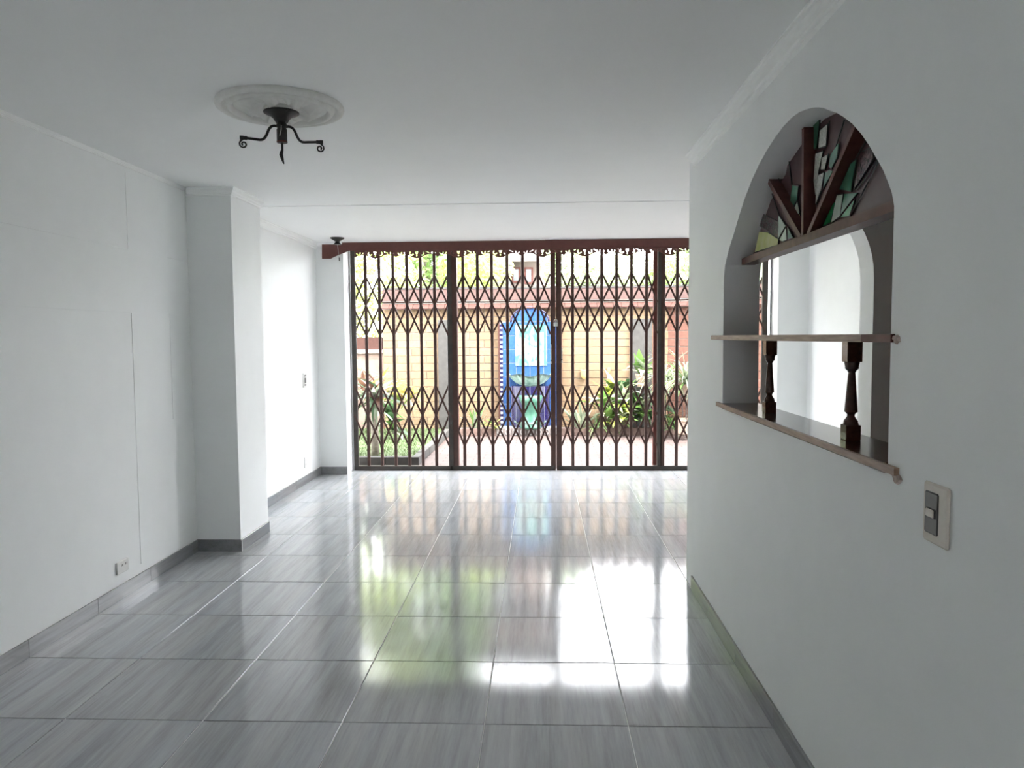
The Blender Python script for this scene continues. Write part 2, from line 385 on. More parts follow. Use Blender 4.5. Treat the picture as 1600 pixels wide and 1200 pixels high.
# aluminium wall channel at the far left
ch = tag(empty('gate_channel', (-2.105, YG, 0)), 'chipped aluminium wall channel left of the leftmost gate panel', 'channel')
MB().box((-.004, -.03, 0), (.000, .03, 2.46)).build('web', TRACKMETAL, ch)
MB().box((0, -.03, 0), (.012, -.026, 2.46)).build('flange', TRACKMETAL, ch)
ch2 = tag(empty('gate_channel', (2.49, YG, 0)), 'aluminium wall channel right of the rightmost gate panel, seen through the hatch', 'channel')
MB().box((0, -.03, 0), (.004, .03, 2.46)).build('web', TRACKMETAL, ch2)
MB().box((-.012, -.03, 0), (0, -.026, 2.46)).build('flange', TRACKMETAL, ch2)
# padlock and bolt on the centre posts
pl = tag(empty('padlock', (.165, YG-.03, 1.64)), 'small steel padlock hanging on the centre gate posts', 'padlock')
MB().box((-.026, -.014, -.045), (.020, .006, -.005), .004).build('body', STEEL, pl)
MB().tube([(-.018, -.004, -.006), (-.018, -.004, .016), (-.008, -.004, .030), (.006, -.004, .030), (.014, -.004, .016), (.014, -.004, -.006)], .0045, 8).build('shackle', STEEL, pl, smooth=True)
for lx, z0, z1, lab in ((.112, 1.19, 1.40, 'worn steel lock plate on the left centre post'), (.232, 1.20, 1.36, 'worn steel lock plate on the right centre post')):
    lk = tag(empty('lock_plate', (lx, YG-.0185, 0)), lab, 'lock')
    MB().box((-.006, -.003, z0), (.006, 0, z1), .001).build('plate', STEEL, lk)
    MB().tube([(0, -.008, z0+.03), (0, -.003, z0+.03)], .007, 8).build('cylinder', BLKPLAST, lk)
    MB().box((-.010, -.008, z0-.006), (.010, -.003, z0+.006), .001).build('latch', STEEL, lk)

# header with pierced scroll valance
hd = tag(empty('gate_header', (0, 7.985, 0)), 'long red-brown metal header with pierced scroll valance above the gates', 'header')
HB = 2.405
endp = [onY(a, b, 7.985) for a, b in ((503, 384), (503, 404), (516, 404), (521, 401.5), (529, 398), (538, 394.5), (545, 391.5))]
endp = [(p.x, p.z) for p in endp]
endp[0] = (endp[0][0], H2-.004)
MB().poly(endp+[(-1.99, HB), (-1.99, H2-.004)], [], .02).build('end_plate', IRONRED, hd)
MB().box((-1.99, 0, HB), (.05, .02, H2-.004)).build('header_plate', IRONRED, hd)
MB().box((.05, -.006, HB+.004), (2.49, .02, H2-.002)).build('header_plate', IRONRED, hd)
P = .445
def scroll_hole(cx, cy, r0, r1, a0, a1, n=9):
    o = [(cx+r0*math.cos(math.radians(a0+(a1-a0)*i/n)), cy+r0*math.sin(math.radians(a0+(a1-a0)*i/n))) for i in range(n+1)]
    i_ = [(cx+r1*math.cos(math.radians(a1+(a0-a1)*i/n)), cy+r1*math.sin(math.radians(a1+(a0-a1)*i/n))) for i in range(n+1)]
    return o+i_
bot = []
for i in range(33):
    u = -P/2+P*i/32; a = abs(u)/(P/2)
    v = -.060-.022*max(0, math.cos(math.pi*min(1, a/.62)))**1 if a < .62 else -.038-.026*((a-.62)/.38)**1.3
    if a < .62: v = -.060-.022*math.cos(math.pi*a/.62)
    bot.append((u, v))
outer = [(P/2, .004)]+bot[::-1]+[(-P/2, .004)]
holes = [[(-.018, -.010), (.018, -.010), (.010, -.034), (.004, -.042), (-.004, -.042), (-.010, -.034)],
         [(.008*math.cos(k*math.pi/4), -.056+.008*math.sin(k*math.pi/4)) for k in range(8)]]
for sg in (-1, 1):
    h = scroll_hole(.056, -.030, .025, .012, 190, 420); holes.append([(u*sg, v) for u, v in h])
    h = [(.090, -.010), (.100, -.006), (.138, -.022), (.134, -.031)]; holes.append([(u*sg, v) for u, v in h])
    h = scroll_hole(.180, -.024, .024, .012, 150, 370); holes.append([(u*sg, v) for u, v in h])
val_me = MB().poly(outer, holes, .008).mesh('scroll_motif')
for k in range(10):
    link('scroll_motif', val_me, IRONRED, hd, (-1.98+P/2+k*P, .004, HB))

# ------------------------------------------------------------------ hatch: sill, shelf, balusters, fan light
sill = tag(empty('hatch_sill', (0, 0, 0)), 'dark varnished wooden sill board along the bottom of the arched hatch', 'sill')
MB().poly([(XB-.004, 1.935), (XB2, 1.935), (XB2, 3.66), (XB-.004, 3.66)], [], .026, lambda u, v, d: (u, v, SILL-.002+d)).build('board', WOOD, sill)
MB().poly([(XB-.014, 1.86), (XB-.001, 1.86), (XB-.001, 3.74), (XB-.014, 3.74)], [], .019, lambda u, v, d: (u, v, SILL+.0045+d)).build('front_edge', EDGE, sill)
# shelf with bowed front
fr = []
for i in range(25):
    t = i/24; y = 3.71+(1.90-3.71)*t
    fr.append((.832-.030*math.sin(math.pi*min(1, t*1.05))+.036*t*t, y))
sh = tag(empty('hatch_shelf', (0, 0, 0)), 'bow-fronted wooden shelf across the middle of the arched hatch', 'shelf')
MB().poly([(x+.006, y) for x, y in fr]+[(1.04, 1.93), (1.04, 3.655), (.885, 3.655), (.878, 3.71)], [], .021, lambda u, v, d: (u, v, 1.4615+d)).build('board', WOOD, sh)
MB().poly(fr[:23]+[(x+.0055, y) for x, y in fr[:23]][::-1], [], .020, lambda u, v, d: (u, v, 1.462+d)).build('front_edge', EDGE, sh)
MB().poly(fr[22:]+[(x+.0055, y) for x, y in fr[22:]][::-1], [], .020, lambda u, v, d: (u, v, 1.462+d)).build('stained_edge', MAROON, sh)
# patches of broken plaster where the boards enter the wall
for (y, z, ry, rz, lab) in ((1.888, 1.470, .017, .012, 'patch of broken plaster at the near end of the shelf'), (1.866, 1.126, .022, .013, 'patch of broken plaster at the near end of the sill')):
    b = MB(); n = 12
    c = b.bm.verts.new((XB-.006, y, z)); R = []
    for k in range(n):
        a = 2*math.pi*k/n; q = rnd.uniform(.8, 1.2)
        R.append(b.bm.verts.new((XB-.0005, y+ry*q*math.cos(a), z+rz*q*math.sin(a))))
    R2 = [b.bm.verts.new((XB-.005-rnd.uniform(0, .004), y+(r.co.y-y)*.78, z+(r.co.z-z)*.78)) for r in R]
    for k in range(n):
        b.bm.faces.new((R[k], R[(k+1) % n], R2[(k+1) % n], R2[k])); b.bm.faces.new((R2[k], R2[(k+1) % n], c))
    tag(b.build('plaster_patch', RAWPLASTER), lab, 'plaster', 'broken plaster patches by the hatch')
# turned balusters
zb, zt = SILL+.024, 1.4615
def octa(r, z, sq):
    if sq: return [(r*sx, r*sy, z) for sx, sy in ((1, 1), (-1, 1), (-1, -1), (1, -1))]
BZ = zt-zb
def baluster(y, lab):
    o = tag(empty('baluster', (.965, y, zb)), lab, 'baluster', 'turned balusters under the hatch shelf')
    q = .023
    MB().box((-q, -q, 0), (q, q, BZ*.155), .002).build('foot_block', WOOD, o)
    MB().box((-q, -q, BZ*.79), (q, q, BZ), .002).build('head_block', WOOD, o)
    pr = [(.023, .155), (.021, .185), (.021, .195), (.017, .210), (.012, .235), (.011, .255), (.015, .275), (.0195, .285), (.0195, .295), (.011, .665), (.010, .680), (.014, .705), (.020, .722), (.020, .745), (.023, .79)]
    s = MB().lathe([(r, z*BZ) for r, z in pr], 12).build('turned_shaft', WOOD, o); smooth_angle(s, 40)
    return o
baluster(2.365, 'turned dark wooden baluster nearest the light switch')
baluster(3.20, 'turned dark wooden baluster farther from the light switch')

# fan light of stained glass
fan = tag(empty('fan_light', (0, 0, 0)), 'fan-shaped stained glass light in maroon frame filling the hatch arch', 'stained glass')
FX0, FX1, FZ0, FZ1 = .948, 1.008, 1.812, 1.842
def arch_z(y):
    pts = sorted(ARCH)
    for (a, za), (b, zb_) in zip(pts, pts[1:]):
        if a <= y <= b: return za+(zb_-za)*(y-a)/(b-a)
    return 1.76
yl = 3.628
MB().poly([(FX0, 1.935), (FX1, 1.935), (FX1, 3.60), (FX0, 3.60)], [], FZ1-FZ0, lambda u, v, d: (u, v, FZ0+d)).build('base_rail', MAROON, fan)
for i, ((xa, ya), (xb, yb)) in enumerate((((1250, 366), (1201.5, 281)), ((1253.5, 364), (1254.5, 184)), ((1261.5, 363), (1333, 196)))):
    A_, B_ = onX(xa, ya, FX0), onX(xb, yb, FX0); c = Vector((0, A_.y, 1.838)); d = Vector((0, B_.y-A_.y, B_.z-A_.z)).normalized()
    n = Vector((0, -d.z, d.y))*.0105
    L_ = .02      # stop the slat at the arch soffit
    while L_ < .9:
        p = c+d*L_
        if p.z > arch_z(p.y)-.010: break
        L_ += .004
    b = MB(); q = [c+n, c+d*L_+n, c+d*L_-n, c-n]
    v0 = [b.bm.verts.new((FX0, p.y, p.z)) for p in q]; v1 = [b.bm.verts.new((FX1, p.y, p.z)) for p in q]
    b.bm.faces.new(v0); b.bm.faces.new(v1[::-1])
    for k in range(4): b.bm.faces.new((v0[k], v1[k], v1[(k+1) % 4], v0[(k+1) % 4]))
    b.build('radial_slat', MAROON, fan)
# arched frame strip along the soffit
def glass(name, c1, c2, sc, rough, trans, bump=0.3):
    return noise_mat(name, c1, c2, sc, rough, bump=bump, trans=trans, spec=.6)
G_BROWN = glass('brown_glass', (.13, .075, .082), (.16, .095, .10), 12, .25, .35, .05)
G_PURPLE = glass('ripple_purple_glass', (.03, .015, .022), (.16, .085, .10), 90, .15, .25, 1.0)
G_GREEN = glass('green_glass', (.06, .20, .13), (.12, .30, .20), 14, .12, .2, .1)
G_BRIGHT = glass('emerald_glass', (.03, .30, .11), (.07, .45, .18), 20, .12, .2, .2)
G_PALE = glass('pale_green_glass', (.62, .76, .63), (.76, .88, .76), 30, .12, .12, .3)
G_YEL = glass('yellow_green_glass', (.78, .82, .28), (.90, .92, .46), 26, .2, .2, .4)
G_CLEAR = glass('hammered_clear_glass', (.55, .57, .50), (.92, .93, .86), 110, .15, .12, 1.0)
CAME = noise_mat('lead_came', (.01, .011, .01), (.02, .02, .018), 30, .5)
sect = [[(1.94, 1.842), (2.712, 1.842), (2.28, 2.117), (2.129, 2.025), (2.028, 1.934), (1.962, 1.86)],
        [(2.712, 1.842), (2.28, 2.117), (2.362, 2.155), (2.458, 2.193), (2.563, 2.218), (2.706, 2.232)],
        [(2.712, 1.842), (2.706, 2.232), (2.898, 2.211), (3.098, 2.160), (3.115, 2.130)],
        [(2.712, 1.842), (3.115, 2.130), (3.312, 2.058), (3.473, 1.942), (3.590, 1.842)]]
for s_ in sect: MB().poly(s_, [], .004, YX(.992)).build('field_pane', G_BROWN, fan)
def cp(x, y): return (1080+x*.225, 140+y*.225)
SH = [
 (G_YEL, [(440, 1130), (470, 985), (530, 985), (605, 1040), (600, 1078), (520, 1108)]),
 (G_PURPLE, [(415, 870), (450, 840), (610, 920), (605, 1032), (535, 985), (470, 945)]),
 (G_PALE, [(606, 870), (655, 945), (602, 1040)]), (G_PALE, [(610, 1045), (658, 955), (664, 1045), (630, 1058)]),
 (G_GREEN, [(668, 948), (708, 1030), (668, 1044)]),
 (G_GREEN, [(700, 660), (745, 668), (735, 765), (692, 858), (685, 790)]),
 (G_PALE, [(736, 772), (752, 850), (732, 900), (704, 850)]), (G_YEL, [(752, 858), (756, 960), (736, 905)]),
 (G_GREEN, [(845, 250), (890, 200), (885, 280), (870, 410), (850, 420)]),
 (G_CLEAR, [(890, 282), (945, 236), (935, 395), (882, 412)]),
 (G_CLEAR, [(862, 440), (915, 422), (885, 560), (862, 740), (848, 640)]),
 (G_CLEAR, [(880, 590), (922, 570), (905, 690), (862, 800), (866, 690)]),
 (G_CLEAR, [(905, 470), (950, 445), (925, 560), (898, 560)]),
 (G_GREEN, [(962, 455), (1026, 365), (1015, 470), (972, 552), (955, 540)]),
 (G_GREEN, [(928, 575), (962, 550), (985, 565), (915, 690)]),
 (G_GREEN, [(1062, 545), (1145, 482), (1110, 712), (1018, 695)]),
 (G_PURPLE, [(1185, 425), (1262, 395), (1268, 480), (1130, 695), (1145, 580)]),
 (G_BRIGHT, [(905, 955), (935, 850), (1000, 775), (965, 930)]),
 (G_PALE, [(1010, 728), (1055, 720), (1030, 885), (970, 928)]),
 (G_GREEN, [(1060, 722), (1155, 716), (1125, 755), (1032, 878)]), (G_BRIGHT, [(1034, 888), (1136, 760), (1100, 885)]),
]
for m, pg in SH:
    q = [onX(*cp(x, y), .984) for x, y in pg]; q = [(p.y, p.z) for p in q]
    cy = sum(a for a, _ in q)/len(q); cz = sum(b for _, b in q)/len(q)
    MB().poly([(cy+(a-cy)*1.0, cz+(b-cz)*1.0) for a, b in q], [], .004, YX(.9848)).build('lead_line', CAME, fan)
    k = .0045
    q2 = []
    for a, b in q:
        d = math.hypot(a-cy, b-cz); f_ = max(.3, 1-k/max(d, .006)); q2.append((cy+(a-cy)*f_, cz+(b-cz)*f_))
    MB().poly(q2, [], .004, YX(.9835)).build('glass_piece', m, fan)
# lead lines dividing the brown field
for a, b in (((1065, 205), (955, 560)), ((1220, 350), (1020, 690)), ((1305, 490), (1100, 890)), ((560, 720), (610, 870)), ((960, 215), (930, 410)), ((680, 500), (700, 660)), ((1290, 490), (1150, 700)), ((600, 600), (690, 800))):
    p, q = onX(*cp(*a), .988), onX(*cp(*b), .988)
    MB().tube([p, q], .0022, 6).build('lead_line', CAME, fan)

# ------------------------------------------------------------------ ceiling medallion and lamp
MC = (-1.140, 3.330)
md = tag(empty('ceiling_medallion', (MC[0], MC[1], H)), 'round white plaster ceiling medallion with raised rings and leaf relief', 'medallion')
o = MB().lathe([(.272, 0), (.274, -.010), (.270, -.020), (.261, -.026), (.250, -.026), (.243, -.018), (.238, -.010), (.233, -.010), (.228, -.022), (.222, -.030), (.213, -.032), (.206, -.028), (.201, -.016), (.197, -.006), (.196, 0)], 72, cap=False).build('outer_ring', PLASTER, md, smooth=True)
def leaf(r, a):
    q = math.cos(8*a); s = max(0, 1-abs((r-.130)/.055)); v = abs(math.sin(4*a+ 9*(r-.13)))
    return -.026*s*(1-v)**.7-.010*s*abs(math.cos(16*a+30*r))
prof = [(.198, -.010)]+[(.196-.006*i, -.012-.004*math.sin(i/22*math.pi)) for i in range(23)]+[(.058, -.022), (.050, -.026), (.02, -.026)]
MB().lathe(prof, 192, f=lambda r, a: leaf(r, a) if .07 < r < .19 else 0, cap=False).build('leaf_relief', PLASTER, md, smooth=True)
o = MB().lathe([(.072, -.014), (.076, -.024), (.070, -.034), (.060, -.036), (.054, -.030), (.05, -.02)], 48, cap=False).build('inner_ring', PLASTER, md, smooth=True)

LZ = lambda y: onY(440, y, MC[1]).z
LX = lambda x, y=210: onY(x, y, MC[1]).x-onY(440, y, MC[1]).x
lc = onY(440, 190, MC[1]).x
lamp = tag(empty('ceiling_lamp', (lc, MC[1], 0)), 'black wrought iron lamp with two scrolled arms under the ceiling medallion', 'lamp')
z0 = H-.030
zn, zh, zc0, zc1, zr = LZ(192), LZ(198), LZ(201.5), LZ(223), LZ(236)
o = MB().lathe([(.076, z0), (.077, z0-.004), (.072, z0-.007), (.050, z0-.016), (.036, z0-.028), (.026, z0-.044), (.019, zn+.006), (.017, zn), (.022, zn-.006), (.024, zh), (.018, zh-.008), (.010, zh-.010)], 32).build('canopy', BLACK, lamp, smooth=True)
MB().lathe([(.010, zh), (.021, zc0), (.0225, zc0-.004), (.0225, zc1+.004), (.021, zc1), (.008, zc1-.002)], 24).build('socket', BLACK, lamp, smooth=True)
smooth_angle(MB().lathe([(.0232, zc1+.006), (.0236, zc1+.004), (.0236, zc1+.001), (.0225, zc1-.0005)], 24, cap=False).build('socket_rim', MAROON, lamp), 30)
MB().tube([(0, 0, zc1+.004), (0, 0, zr)], .0055, 8).build('stem', BLACK, lamp, smooth=True)
MB().tube([(0, 0, zr+.004), (-.004, 0, zr-.006), (-.006, 0, zr-.016), (-.001, 0, zr-.034), (.005, 0, zr-.056)], [.005, .008, .0085, .0065, .0025], 8).build('bare_wire', BLACK, lamp, smooth=True)
MB().tube([(.006, -.022, zh), (.006, -.026, zc0-.01), (-.001, -.025, zc0-.035)], .0022, 6).build('loose_wire', STEEL, lamp, smooth=True)
def arm(ang, first):
    ar = empty('arm'); ar.parent = lamp; ar.rotation_euler = (0, 0, ang)
    zA = zh
    pts = [(.012, 0, zA), (.032, 0, zA+.002), (.046, 0, zA-.004), (.056, 0, zA-.018), (.064, 0, zA-.038), (.074, 0, zA-.054), (.088, 0, zA-.062), (.110, 0, zA-.061), (.150, 0, zA-.058)]
    # smooth the path
    q = []
    for i in range(len(pts)-1):
        p0 = Vector(pts[max(i-1, 0)]); p1 = Vector(pts[i]); p2 = Vector(pts[i+1]); p3 = Vector(pts[min(i+2, len(pts)-1)])
        for k in range(4):
            t = k/4; q.append(.5*((2*p1)+(p2-p0)*t+(2*p0-5*p1+4*p2-p3)*t*t+(3*p1-p0-3*p2+p3)*t**3))
    q.append(Vector(pts[-1]))
    me = MB().tube(q, .0058, 10).build('arm_tube', BLACK, ar, smooth=True)
    MB().tube([(.146, 0, zA-.058), (.160, 0, zA-.058), (.162, 0, zA-.058), (.176, 0, zA-.058)], [.0085, .0085, .0095, .0095], 10).build('arm_cup', BLACK, ar)
    c = Vector((.162, 0, zA-.085)); sp = [(.166, 0, zA-.062)]
    for k in range(22):
        a = math.radians(75-k*24); r = .018*(1-k/28)
        sp.append((c.x+r*math.cos(a), 0, c.z+r*math.sin(a)))
    MB().tube(sp, [.0036]*len(sp), 8).build('scroll', BLACK, ar, smooth=True)
    return ar
# sub-parts may not exceed three levels: arm > tube/cup/scroll
arm(math.radians(180+17), True); arm(math.radians(17), False)
tag(link('hook_screw', MB().lathe([(.006, 0), (.007, -.004), (.004, -.008)], 10).mesh('hook_screw'), BLACK, None, (MC[0]+.045, MC[1]-.06, H-.034)), 'tiny black screw head in the plaster medallion', 'screw')

# second, armless lamp base near the header
p2 = onZ(527, 371.5, H2)
l2 = tag(empty('lamp_base', (p2.x, p2.y, H2)), 'small black funnel-shaped lamp base on the ceiling at the header\'s left end', 'lamp')
smooth_angle(MB().lathe([(.070, 0), (.071, -.006), (.050, -.020), (.028, -.034), (.020, -.042), (.024, -.048), (.034, -.060), (.040, -.068), (.030, -.070)], 28).build('canopy', BLACK, l2), 50)
MB().tube([(0, 0, -.068), (.010, 0, -.16), (.016, 0, -.205)], .0018, 6).build('wire', STEEL, l2)
MB().tube([(.016, 0, -.20), (.017, 0, -.235)], .0055, 8).build('wire_cap', BLKPLAST, l2)

# ------------------------------------------------------------------ switches and sockets
sw = tag(empty('light_switch', (XB, 1.676, 1.082)), 'tall cream light switch with dark insert on the bar wall', 'switch')
MB().box((-.009, -.052, -.068), (0, .052, .068), .005).build('cover_plate', CREAM, sw)
MB().box((-.0115, -.016, -.046), (-.008, .038, .048), .003).build('insert', DPLAST, sw)
MB().box((-.0125, -.008, -.010), (-.011, .030, .012), .001).build('rocker_surround', BLKPLAST, sw)
MB().box((-.0165, -.005, -.008), (-.012, .027, .010), .002).build('rocker', CREAM, sw)
ou = tag(empty('wall_socket', (XL, 4.135, .185)), 'white double wall socket low on the left wall above the baseboard', 'socket')
MB().box((0, -.058, -.036), (.012, .058, .036), .003).build('cover_plate', WPLAST, ou)
for yy in (-.014, .030):
    MB().box((.0118, yy-.006, .004), (.0128, yy-.001, .016)).build('slot', DPLAST, ou)
    MB().box((.0118, yy+.006, .004), (.0128, yy+.011, .016)).build('slot', DPLAST, ou)
fs = tag(empty('wall_switch', (XL, 7.54, 1.056)), 'white wall switch with dark insert on the left wall near the gate', 'switch')
MB().box((0, -.055, -.075), (.010, .055, .075), .003).build('cover_plate', WPLAST, fs)
MB().box((.0095, -.028, -.055), (.012, .022, .055), .001).build('insert', DPLAST, fs)
for zz in (-.034, .032): MB().box((.0115, -.026, zz-.007), (.014, .020, zz+.007), .001).build('rocker', WPLAST, fs)
s3 = tag(empty('wall_socket', (XL, 7.50, .22)), 'small white wall socket low on the left wall near the gate', 'socket')
MB().box((0, -.035, -.055), (.009, .035, .055), .002).build('cover_plate', WPLAST, s3)
for zz in (-.02, .02): MB().box((.0088, -.008, zz-.008), (.0098, .008, zz+.008)).build('slot', CREAM, s3)

ALB = 0.30
# ------------------------------------------------------------------ garden
PZ = -.03
def brick_mat(name, c1, c2, rough=.85):
    return noise_mat(name, c1, c2, 25, rough, bump=.4, per_object=.12, spec=.25)
BRICK = brick_mat('sandy_brick', (.43, .285, .165), (.53, .365, .22))
BRICKR = brick_mat('red_brick', (.27, .12, .085), (.36, .17, .12))
MORTAR = noise_mat('mortar', (.42, .36, .30), (.52, .46, .40), 30, .9)
TERRA = brick_mat('terracotta', (.11, .042, .030), (.15, .062, .044))
RIDGE = noise_mat('weathered_ridge', (.095, .042, .032), (.14, .068, .052), 18, .9, bump=.3)
CONC = noise_mat('grey_concrete', (.09, .084, .075), (.13, .122, .11), 14, .9, bump=.3)
KERB = noise_mat('kerb_brick', (.26, .16, .13), (.38, .25, .20), 20, .9, bump=.4, per_object=.15)
SOIL = noise_mat('planter_soil', (.05, .04, .025), (.10, .08, .05), 30, 1, bump=.6)
GRASS = noise_mat('lawn_green', (.09, .15, .04), (.15, .22, .06), 40, .9, bump=.5)
HWALL = noise_mat('pale_pink_render', (.55, .42, .36), (.64, .50, .44), 4, .9)
HGREY = noise_mat('grey_render', (.30, .30, .30), (.38, .38, .38), 4, .9)
ROOF = noise_mat('roof_sheet', (.22, .20, .19), (.32, .29, .27), 8, .8)
PANE = noise_mat('dark_pane', (.10, .12, .13), (.16, .18, .19), 3, .15)
BLUE = noise_mat('blue_glazed_tile', (.05, .15, .42), (.075, .20, .50), 20, .2, per_object=.10)
BLUED = noise_mat('indigo_glazed_tile', (.018, .016, .085), (.035, .028, .12), 25, .2, per_object=.15)
WGROUT = noise_mat('white_grout', (.62, .66, .72), (.72, .74, .78), 30, .8)
SHELLG = noise_mat('green_white_glaze', (.50, .80, .66), (1.2, 1.4, 1.3), 9, .35, bump=.3)
GREENG = noise_mat('dark_green_glaze', (.07, .26, .18), (.16, .40, .28), 12, .3, bump=.2)
def paver_mat():
    m, nt, b = new_mat('pink_brick_pavers'); L = nt.links.new
    tc = N(nt, 'ShaderNodeTexCoord'); br = N(nt, 'ShaderNodeTexBrick')
    L(tc.outputs['Object'], br.inputs['Vector'])
    br.inputs['Color1'].default_value = (.055, .036, .032, 1); br.inputs['Color2'].default_value = (.066, .045, .040, 1); br.inputs['Mortar'].default_value = (.026, .016, .014, 1)
    br.inputs['Scale'].default_value = 1; br.inputs['Mortar Size'].default_value = .009; br.inputs['Brick Width'].default_value = .24; br.inputs['Row Height'].default_value = .12
    L(br.outputs[0], b.inputs['Base Color']); b.inputs['Roughness'].default_value = .7
    bp = N(nt, 'ShaderNodeBump'); bp.inputs['Strength'].default_value = .4; bp.inputs['Distance'].default_value = .004; bp.invert = True
    L(br.outputs['Fac'], bp.inputs['Height']); L(bp.outputs[0], b.inputs['Normal'])
    return m
PAVER = paver_mat()
WY = 11.80
struct(MB().box((-8, 8.42, PZ-.1), (8, WY+.05, PZ)).build('patio_paving', PAVER))
struct(MB().box((-14, WY+.2, -.3), (14, 40, -.2)).build('ground_beyond', GRASS))

def brick_wall(name, p0, p1, z0, z1, mat, course=.1255, ln=.46, th=.10, back=.22, seedo=0):
    p0, p1 = Vector(p0), Vector(p1); Ln = (p1-p0).length; ang = math.atan2(p1.y-p0.y, p1.x-p0.x)
    o = struct(empty(name, p0, ang))
    rows = int(round((z1-z0)/course)); h = (z1-z0)/rows
    MB().box((0, .010, z0), (Ln, back, z1)).build('mortar_core', MORTAR, o)
    mc = {}
    for r in range(rows):
        x = -(ln/2 if r % 2 else 0)
        while x < Ln-.01:
            a, c = max(x, 0), min(x+ln, Ln); x += ln
            if c-a < .05: continue
            k = round(c-a, 3)
            if k not in mc: mc[k] = MB().box((.004, 0, .004), (k-.004, .05, h-.004), .003).mesh('brick')
            link('brick', mc[k], mat, o, (a, rnd.uniform(-.003, .003), z0+r*h))
    return o
WX0, WX1 = -2.50, 2.00
ZT = onY(830, 482, WY).z
brick_wall('wall_garden', (WX0, WY, 0), (WX1, WY, 0), PZ, ZT, BRICK)
brick_wall('wall_garden_right', (WX1-.06, WY+.02, 0), (4.10, 10.75, 0), PZ, ZT, BRICKR, back=.2)
# pilasters
for xa, xb, y0, lab in ((684, 700, 500, 'a'), (987, 1019, 498, 'b')):
    a, b2 = onY(xa, y0, WY-.06), onY(xb, y0, WY-.06)
    n_ = 'concrete_pilaster'
    tag(MB().box((a.x, WY-.07, PZ), (b2.x, WY-.004, a.z), .006).build(n_, CONC), {'a': 'narrow grey concrete pilaster on the brick garden wall, left of the fountain', 'b': 'broad grey concrete pilaster behind the potted plants on the right'}[lab], 'pilaster', 'pilasters on the garden wall')
# tiled coping
def coping(name, p0, p1, z):
    p0, p1 = Vector(p0), Vector(p1); Ln = (p1-p0).length; ang = math.atan2(p1.y-p0.y, p1.x-p0.x)
    o = struct(empty(name, (p0.x, p0.y, z), ang))
    tw = .125; n = int(Ln/tw)
    pr = [(-.13, .0), (-.13, .014), (.04, .12), (.04, .106)]
    me = MB()
    me.poly(pr, [], tw-.006, lambda u, v, d: (d+.003, u, v)); me = me.mesh('coping_tile')
    for i in range(n): link('coping_tile', me, TERRA, o, (i*tw, rnd.uniform(-.006, .006), rnd.uniform(-.004, .004)))
    MB().box((0, .02, -.005), (Ln, .22, .10)).build('core', MORTAR, o)
    MB().box((0, -.022, .088), (Ln, .03, .096)).build('mortar_line', MORTAR, o)
    MB().box((0, -.035, .120), (Ln, .03, .128)).build('mortar_line', MORTAR, o)
    MB().poly([(-.015, .10), (-.050, .135), (.0, .33), (.12, .33), (.2, .10)], [], Ln, lambda u, v, d: (d, u+.03, v)).build('ridge', RIDGE, o)
    MB().box((0, .018, .315), (Ln, .16, .345)).build('ridge_cap', CONC, o)
    return o
coping('trim_8', (WX0, WY, 0), (WX1, WY, 0), ZT)
coping('trim_9', (WX1-.06, WY+.02, 0), (4.10, 10.75, 0), ZT)
# low neighbouring wall at the far left
zc = onY(575, 527, WY).z
struct(MB().box((-6.0, WY+.02, PZ), (WX0-.01, WY+.2, zc-.25)).build('wall_low', noise_mat('rough_brown_render', (.34, .22, .17), (.50, .36, .29), 6, .9, bump=.6)))
struct(MB().box((-6.0, WY-.03, zc-.25), (WX0-.01, WY+.24, zc-.20)).build('trim_10', WPLAST))
struct(MB().box((-6.0, WY, zc-.20), (WX0-.01, WY+.2, zc)).build('trim_11', TERRA))
# planter kerbs
def kerb(name, p0, p1, z0, z1, th, ln, mat=KERB):
    p0, p1 = Vector(p0), Vector(p1); Ln = (p1-p0).length; ang = math.atan2(p1.y-p0.y, p1.x-p0.x)
    o = struct(empty(name, p0, ang)); n = max(1, int(round(Ln/ln))); k = Ln/n
    me = MB().box((.003, 0, z0), (k-.003, th, z1), .005).mesh('kerb_block')
    for i in range(n): link('kerb_block', me, mat, o, (i*k, rnd.uniform(-.004, .004), rnd.uniform(-.003, .003)))
    return o
KY = onZ(900, 681, PZ).y
kz = onY(900, 669, KY).z
fx0, fx1 = onY(775, 675, KY).x, onY(872, 675, KY).x
lk0, lk1 = onZ(553, 727, PZ), onZ(655, 727, PZ)
lkb = onZ(702, 682, PZ)
kerb('trim_12', (lkb.x, KY, 0), (fx0, KY, 0), PZ, kz, .10, .33)
kerb('trim_13', (fx1, KY, 0), (2.6, KY, 0), PZ, kz, .10, .33)
KF = lk1.y
kerb('trim_14', (-5.5, KF, 0), (lk1.x, KF, 0), PZ, PZ+.10, .09, .40, CONC)
kerb('trim_15', (lk1.x, KF, 0), (lkb.x, KY+.1, 0), PZ, PZ+.10, .09, .40, CONC)
lawn = tag(MB().poly([(-5.5, KF+.08), (lk1.x-.05, KF+.08), (lkb.x-.02, KY+.08), (lkb.x, WY-.01), (-5.5, WY-.01)], [], .07, lambda u, v, d: (u, v, PZ+d)).build('lawn_turf', GRASS), 'green lawn bed behind the pale kerb at the left of the patio', 'lawn', kind='stuff')
